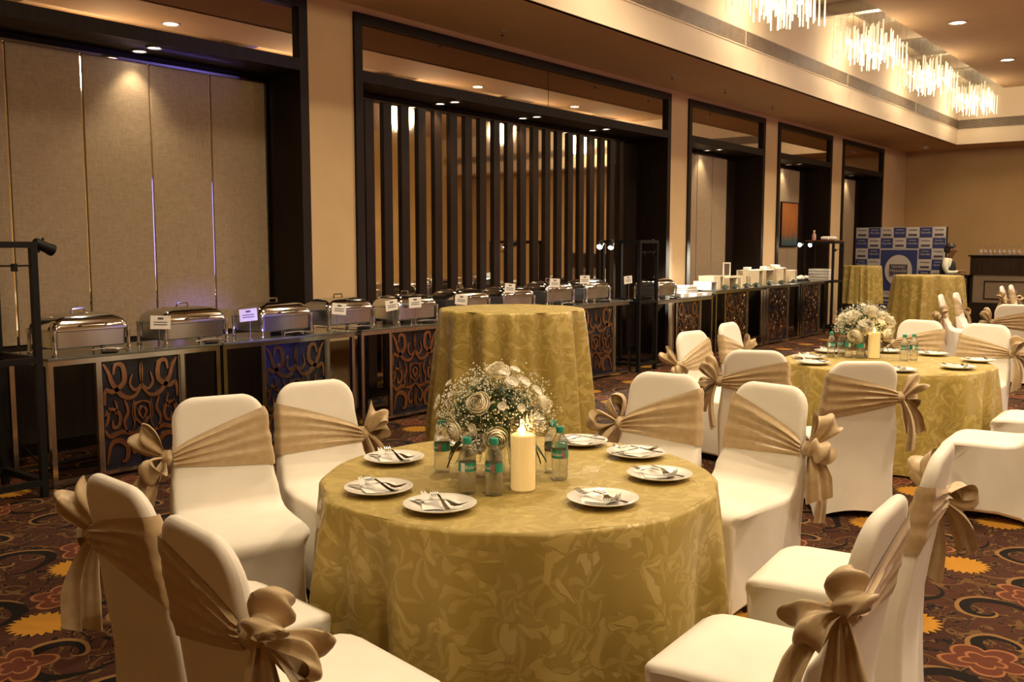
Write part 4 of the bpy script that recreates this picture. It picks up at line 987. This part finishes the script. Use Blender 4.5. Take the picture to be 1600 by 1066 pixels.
for i in range(cols):
    for j in range(rows):
        zc = HB-(j+.5)*rh; xc = (i+.5)*cw
        if 2 <= i <= 4 and 2 <= j <= 5: continue
        dark = (i+j) % 2 == 1
        sq = part('printed_tile', blue if dark else white, t, (xc-cw/2+.008, xc+cw/2-.008, .014, .02, zc-rh/2+.008, zc+rh/2-.008))
        if dark: flat(wt, xc, zc-.005, sq); flat(sw_, xc, zc+.055, sq)
        else: flat(sm, xc, zc+.05, sq); part('print_bar', navy, sq, (xc-.09, xc+.09, .012, .014, zc-.075, zc-.03))
x0, x1, z1, z0 = 2*cw+.02, 5*cw-.02, HB-2*rh-.03, HB-6*rh
part('emblem_field', blue, t, (x0, x1, .010, .018, z0, z1))
xc, zc = (x0+x1)/2, (z0+z1)/2
o = MB().lathe([(.285, 0), (.285, .006)], 40).build('emblem_disc', white, t, loc=(xc, .010, zc)); o.rotation_euler = (PI/2, 0, 0); o.scale = (1, 1.18, 1)
part('emblem_plate', navy, t, (xc-.19, xc+.19, .000, .004, zc-.13, zc+.13)); flat(text_mesh('PREMIERE', .066, white), xc, zc+.075, t, -.002); flat(text_mesh('Hyundai', .105, white), xc, zc-.005, t, -.002); part('emblem_bar', simple('print_violet', (.10, .06, .2), .6), t, (xc-.19, xc+.19, -.002, .001, zc-.13, zc-.08))

t = thing('bar_counter', 'dark glossy raised bar counter at the right picture edge', 'bar', (-4.42, 20.35, 0))
bevel(part('upper_fascia', M['bar'], t, (0, 3.4, -.02, .62, 1.10, 1.45)), .01); bevel(part('bar_top', M['glossblack'], t, (-.03, 3.44, -.06, .66, 1.45, 1.485)), .008)
part('front_panel', M['panelg'], t, (.06, 3.4, .02, .05, .55, 1.10)); part('panel_moulding', M['bar'], t, (.26, 3.2, .005, .02, .96, .98), (.26, 3.2, .005, .02, .62, .64), (.26, .28, .005, .02, .64, .96)); part('carcass', M['dark'], t, (0, 3.4, .05, .6, 0, 1.10)); part('plinth', M['dark'], t, (0, 3.4, 0, .05, 0, .55))
t = thing('service_counter', 'low black service counter under the bartender beside the bar', 'counter', (-5.22, 20.35, 0))
bevel(part('worktop', M['glossblack'], t, (-.02, .78, -.03, .42, 1.05, 1.09)), .006); part('body', M['dark'], t, (0, .76, .03, .40, 0, 1.05)); part('front_panel', M['panelg'], t, (.04, .74, .0, .03, .50, 1.03))
gl_me = MB().lathe([(.026, 0), (.030, .004), (.034, .05), (.026, .085), (.005, .095), (.004, .15), (.032, .158), (.032, .161)], 12).mesh('glass_body', simple('wine_glass', (.75, .60, .52), .1, vary=.02, trans=.5))
for i in range(9): tag(ob('wine_glass', gl_me, None, (-4.30+.085*i-.02*(i % 2), 20.62+.08*(i % 2), 1.486)), ('first', 'second', 'third', 'fourth', 'fifth', 'sixth', 'seventh', 'eighth', 'ninth')[i] + ' upturned wine glass from the left on the dark bar', 'glass', 'wine glasses on the bar')

def skin(name, chains, mat, parent, sub=2):
    """chains: list of [(xyz, radius), ...]; chains sharing a first point are joined there"""
    bm = bmesh.new(); lay = bm.verts.layers.skin.verify(); key = {}
    def V(p, r):
        k = tuple(round(c, 4) for c in p)
        if k not in key: v = bm.verts.new(p); v[lay].radius = (r, r) if not isinstance(r, tuple) else r; key[k] = v
        return key[k]
    first = True
    for ch in chains:
        prev = None
        for p, r in ch:
            v = V(p, r)
            if first: v[lay].use_root = True; first = False
            if prev and not any(e.other_vert(v) == prev for e in v.link_edges): bm.edges.new((prev, v))
            prev = v
    me = bpy.data.meshes.new(name); bm.to_mesh(me); bm.free(); o = ob(name, me)
    o.modifiers.new('skin', 'SKIN').use_smooth_shade = True; s = o.modifiers.new('sub', 'SUBSURF'); s.levels = sub; s.render_levels = sub
    bpy.context.view_layer.update()
    m2 = bpy.data.meshes.new_from_object(o.evaluated_get(bpy.context.evaluated_depsgraph_get())); bpy.data.objects.remove(o)
    m2.materials.clear(); m2.materials.append(mat); m2.polygons.foreach_set('use_smooth', [True]*len(m2.polygons)); m2.name = name
    return ob(name, m2, parent)
# bartender: stands behind the low counter, turned to the right, looking down at his hands (local +x = picture right)
t = thing('person', 'bartender in white shirt and black waistcoat looking down at his hands behind the counter', 'person', (-4.98, 20.98, 0), .15)
hip = (0, 0, .95)
head = [((.02, 0, 1.40), .055), ((.05, -.01, 1.47), .05), ((.075, -.02, 1.55), .085), ((.07, -.02, 1.62), .09), ((.05, -.02, 1.66), .07)]
def arm(s, k=1.0, full=True):
    p = [((.0, 0, 1.34), .10*k), ((-.02, s*.17, 1.36), .062*k), ((-.03 if s < 0 else .03, s*.22, 1.23), .052*k), ((.0 if s < 0 else .06, s*.23, 1.12), .045*k)]
    p += [((.11, s*.19, 1.11), .038*k), ((.20, s*.13, 1.13), .028*k)]
    return p
def hand(s):
    w = ((.20, s*.13, 1.13), .026); q = (.25, s*.11, 1.14); ch = [[w, (q, .030)]]
    for j, (dy, L) in enumerate(((-.024, .060), (-.008, .070), (.008, .066), (.022, .052))):
        ch.append([(q, .030), ((.28, s*.11+dy, 1.145), .0095), ((.28+L*.6, s*.11+dy, 1.135), .009), ((.28+L*.8, s*.11+dy*.9, 1.112), .008)])
    ch.append([(q, .030), ((.25, s*.075, 1.155), .011), ((.29, s*.06, 1.15), .009)])
    return ch
bodych = [[(hip, .13), ((0, 0, 1.12), .125), ((.0, 0, 1.34), .11)] + head, arm(-1, .82), arm(1, .82)] + hand(-1) + hand(1)
for s in (-1, 1): bodych.append([(hip, .13), ((0, s*.09, .86), .085), ((.02, s*.10, .50), .058), ((.0, s*.10, .10), .040), ((.10, s*.11, .04), .035)])
skin('body', bodych, M['skin'], t)
skin('shirt', [[((0, 0, .98), .135), ((0, 0, 1.12), .13), ((0, 0, 1.34), .115), ((.015, 0, 1.40), .068)], [((0, 0, 1.34), .115)] + arm(-1, 1.22)[1:], [((0, 0, 1.34), .115)] + arm(1, 1.22)[1:]], M['shirt'], t)
skin('waistcoat', [[((0, 0, .90), .16), ((0, 0, 1.08), .17), ((.0, 0, 1.26), .168), ((.0, 0, 1.38), .135)]], M['vest'], t)
skin('trousers', [[((0, 0, .97), .148), ((0, -.09, .86), .10), ((.02, -.10, .50), .078), ((.01, -.10, .09), .065)], [((0, 0, .97), .148), ((0, .09, .86), .10), ((.02, .10, .50), .078), ((.01, .10, .09), .065)]], M['vest'], t)
for s in (-1, 1): MB().ball((.07, s*.11, .035), .13, .045, .04, 10, 6).build('shoe', M['glossblack'], t)
MB().ball((.035, -.02, 1.635), .108, .098, .085, 14, 10).ball((-.02, -.02, 1.58), .07, .085, .08, 12, 8).build('hair', M['hair'], t)
f_ = MB().ball((.160, -.02, 1.56), .022, .014, .022, 8, 6); f_.build('nose', M['skin'], t)
for s in (-1, 1): MB().ball((.142, -.02+s*.032, 1.588), .010, .010, .008, 8, 6).build('eye', M['hair'], t); MB().ball((.06, -.02+s*.088, 1.575), .018, .012, .03, 8, 6).build('ear', M['skin'], t)
MB().ball((.146, -.02, 1.515), .012, .022, .006, 8, 5).build('mouth', simple('lips', (.16, .05, .035), .5), t)
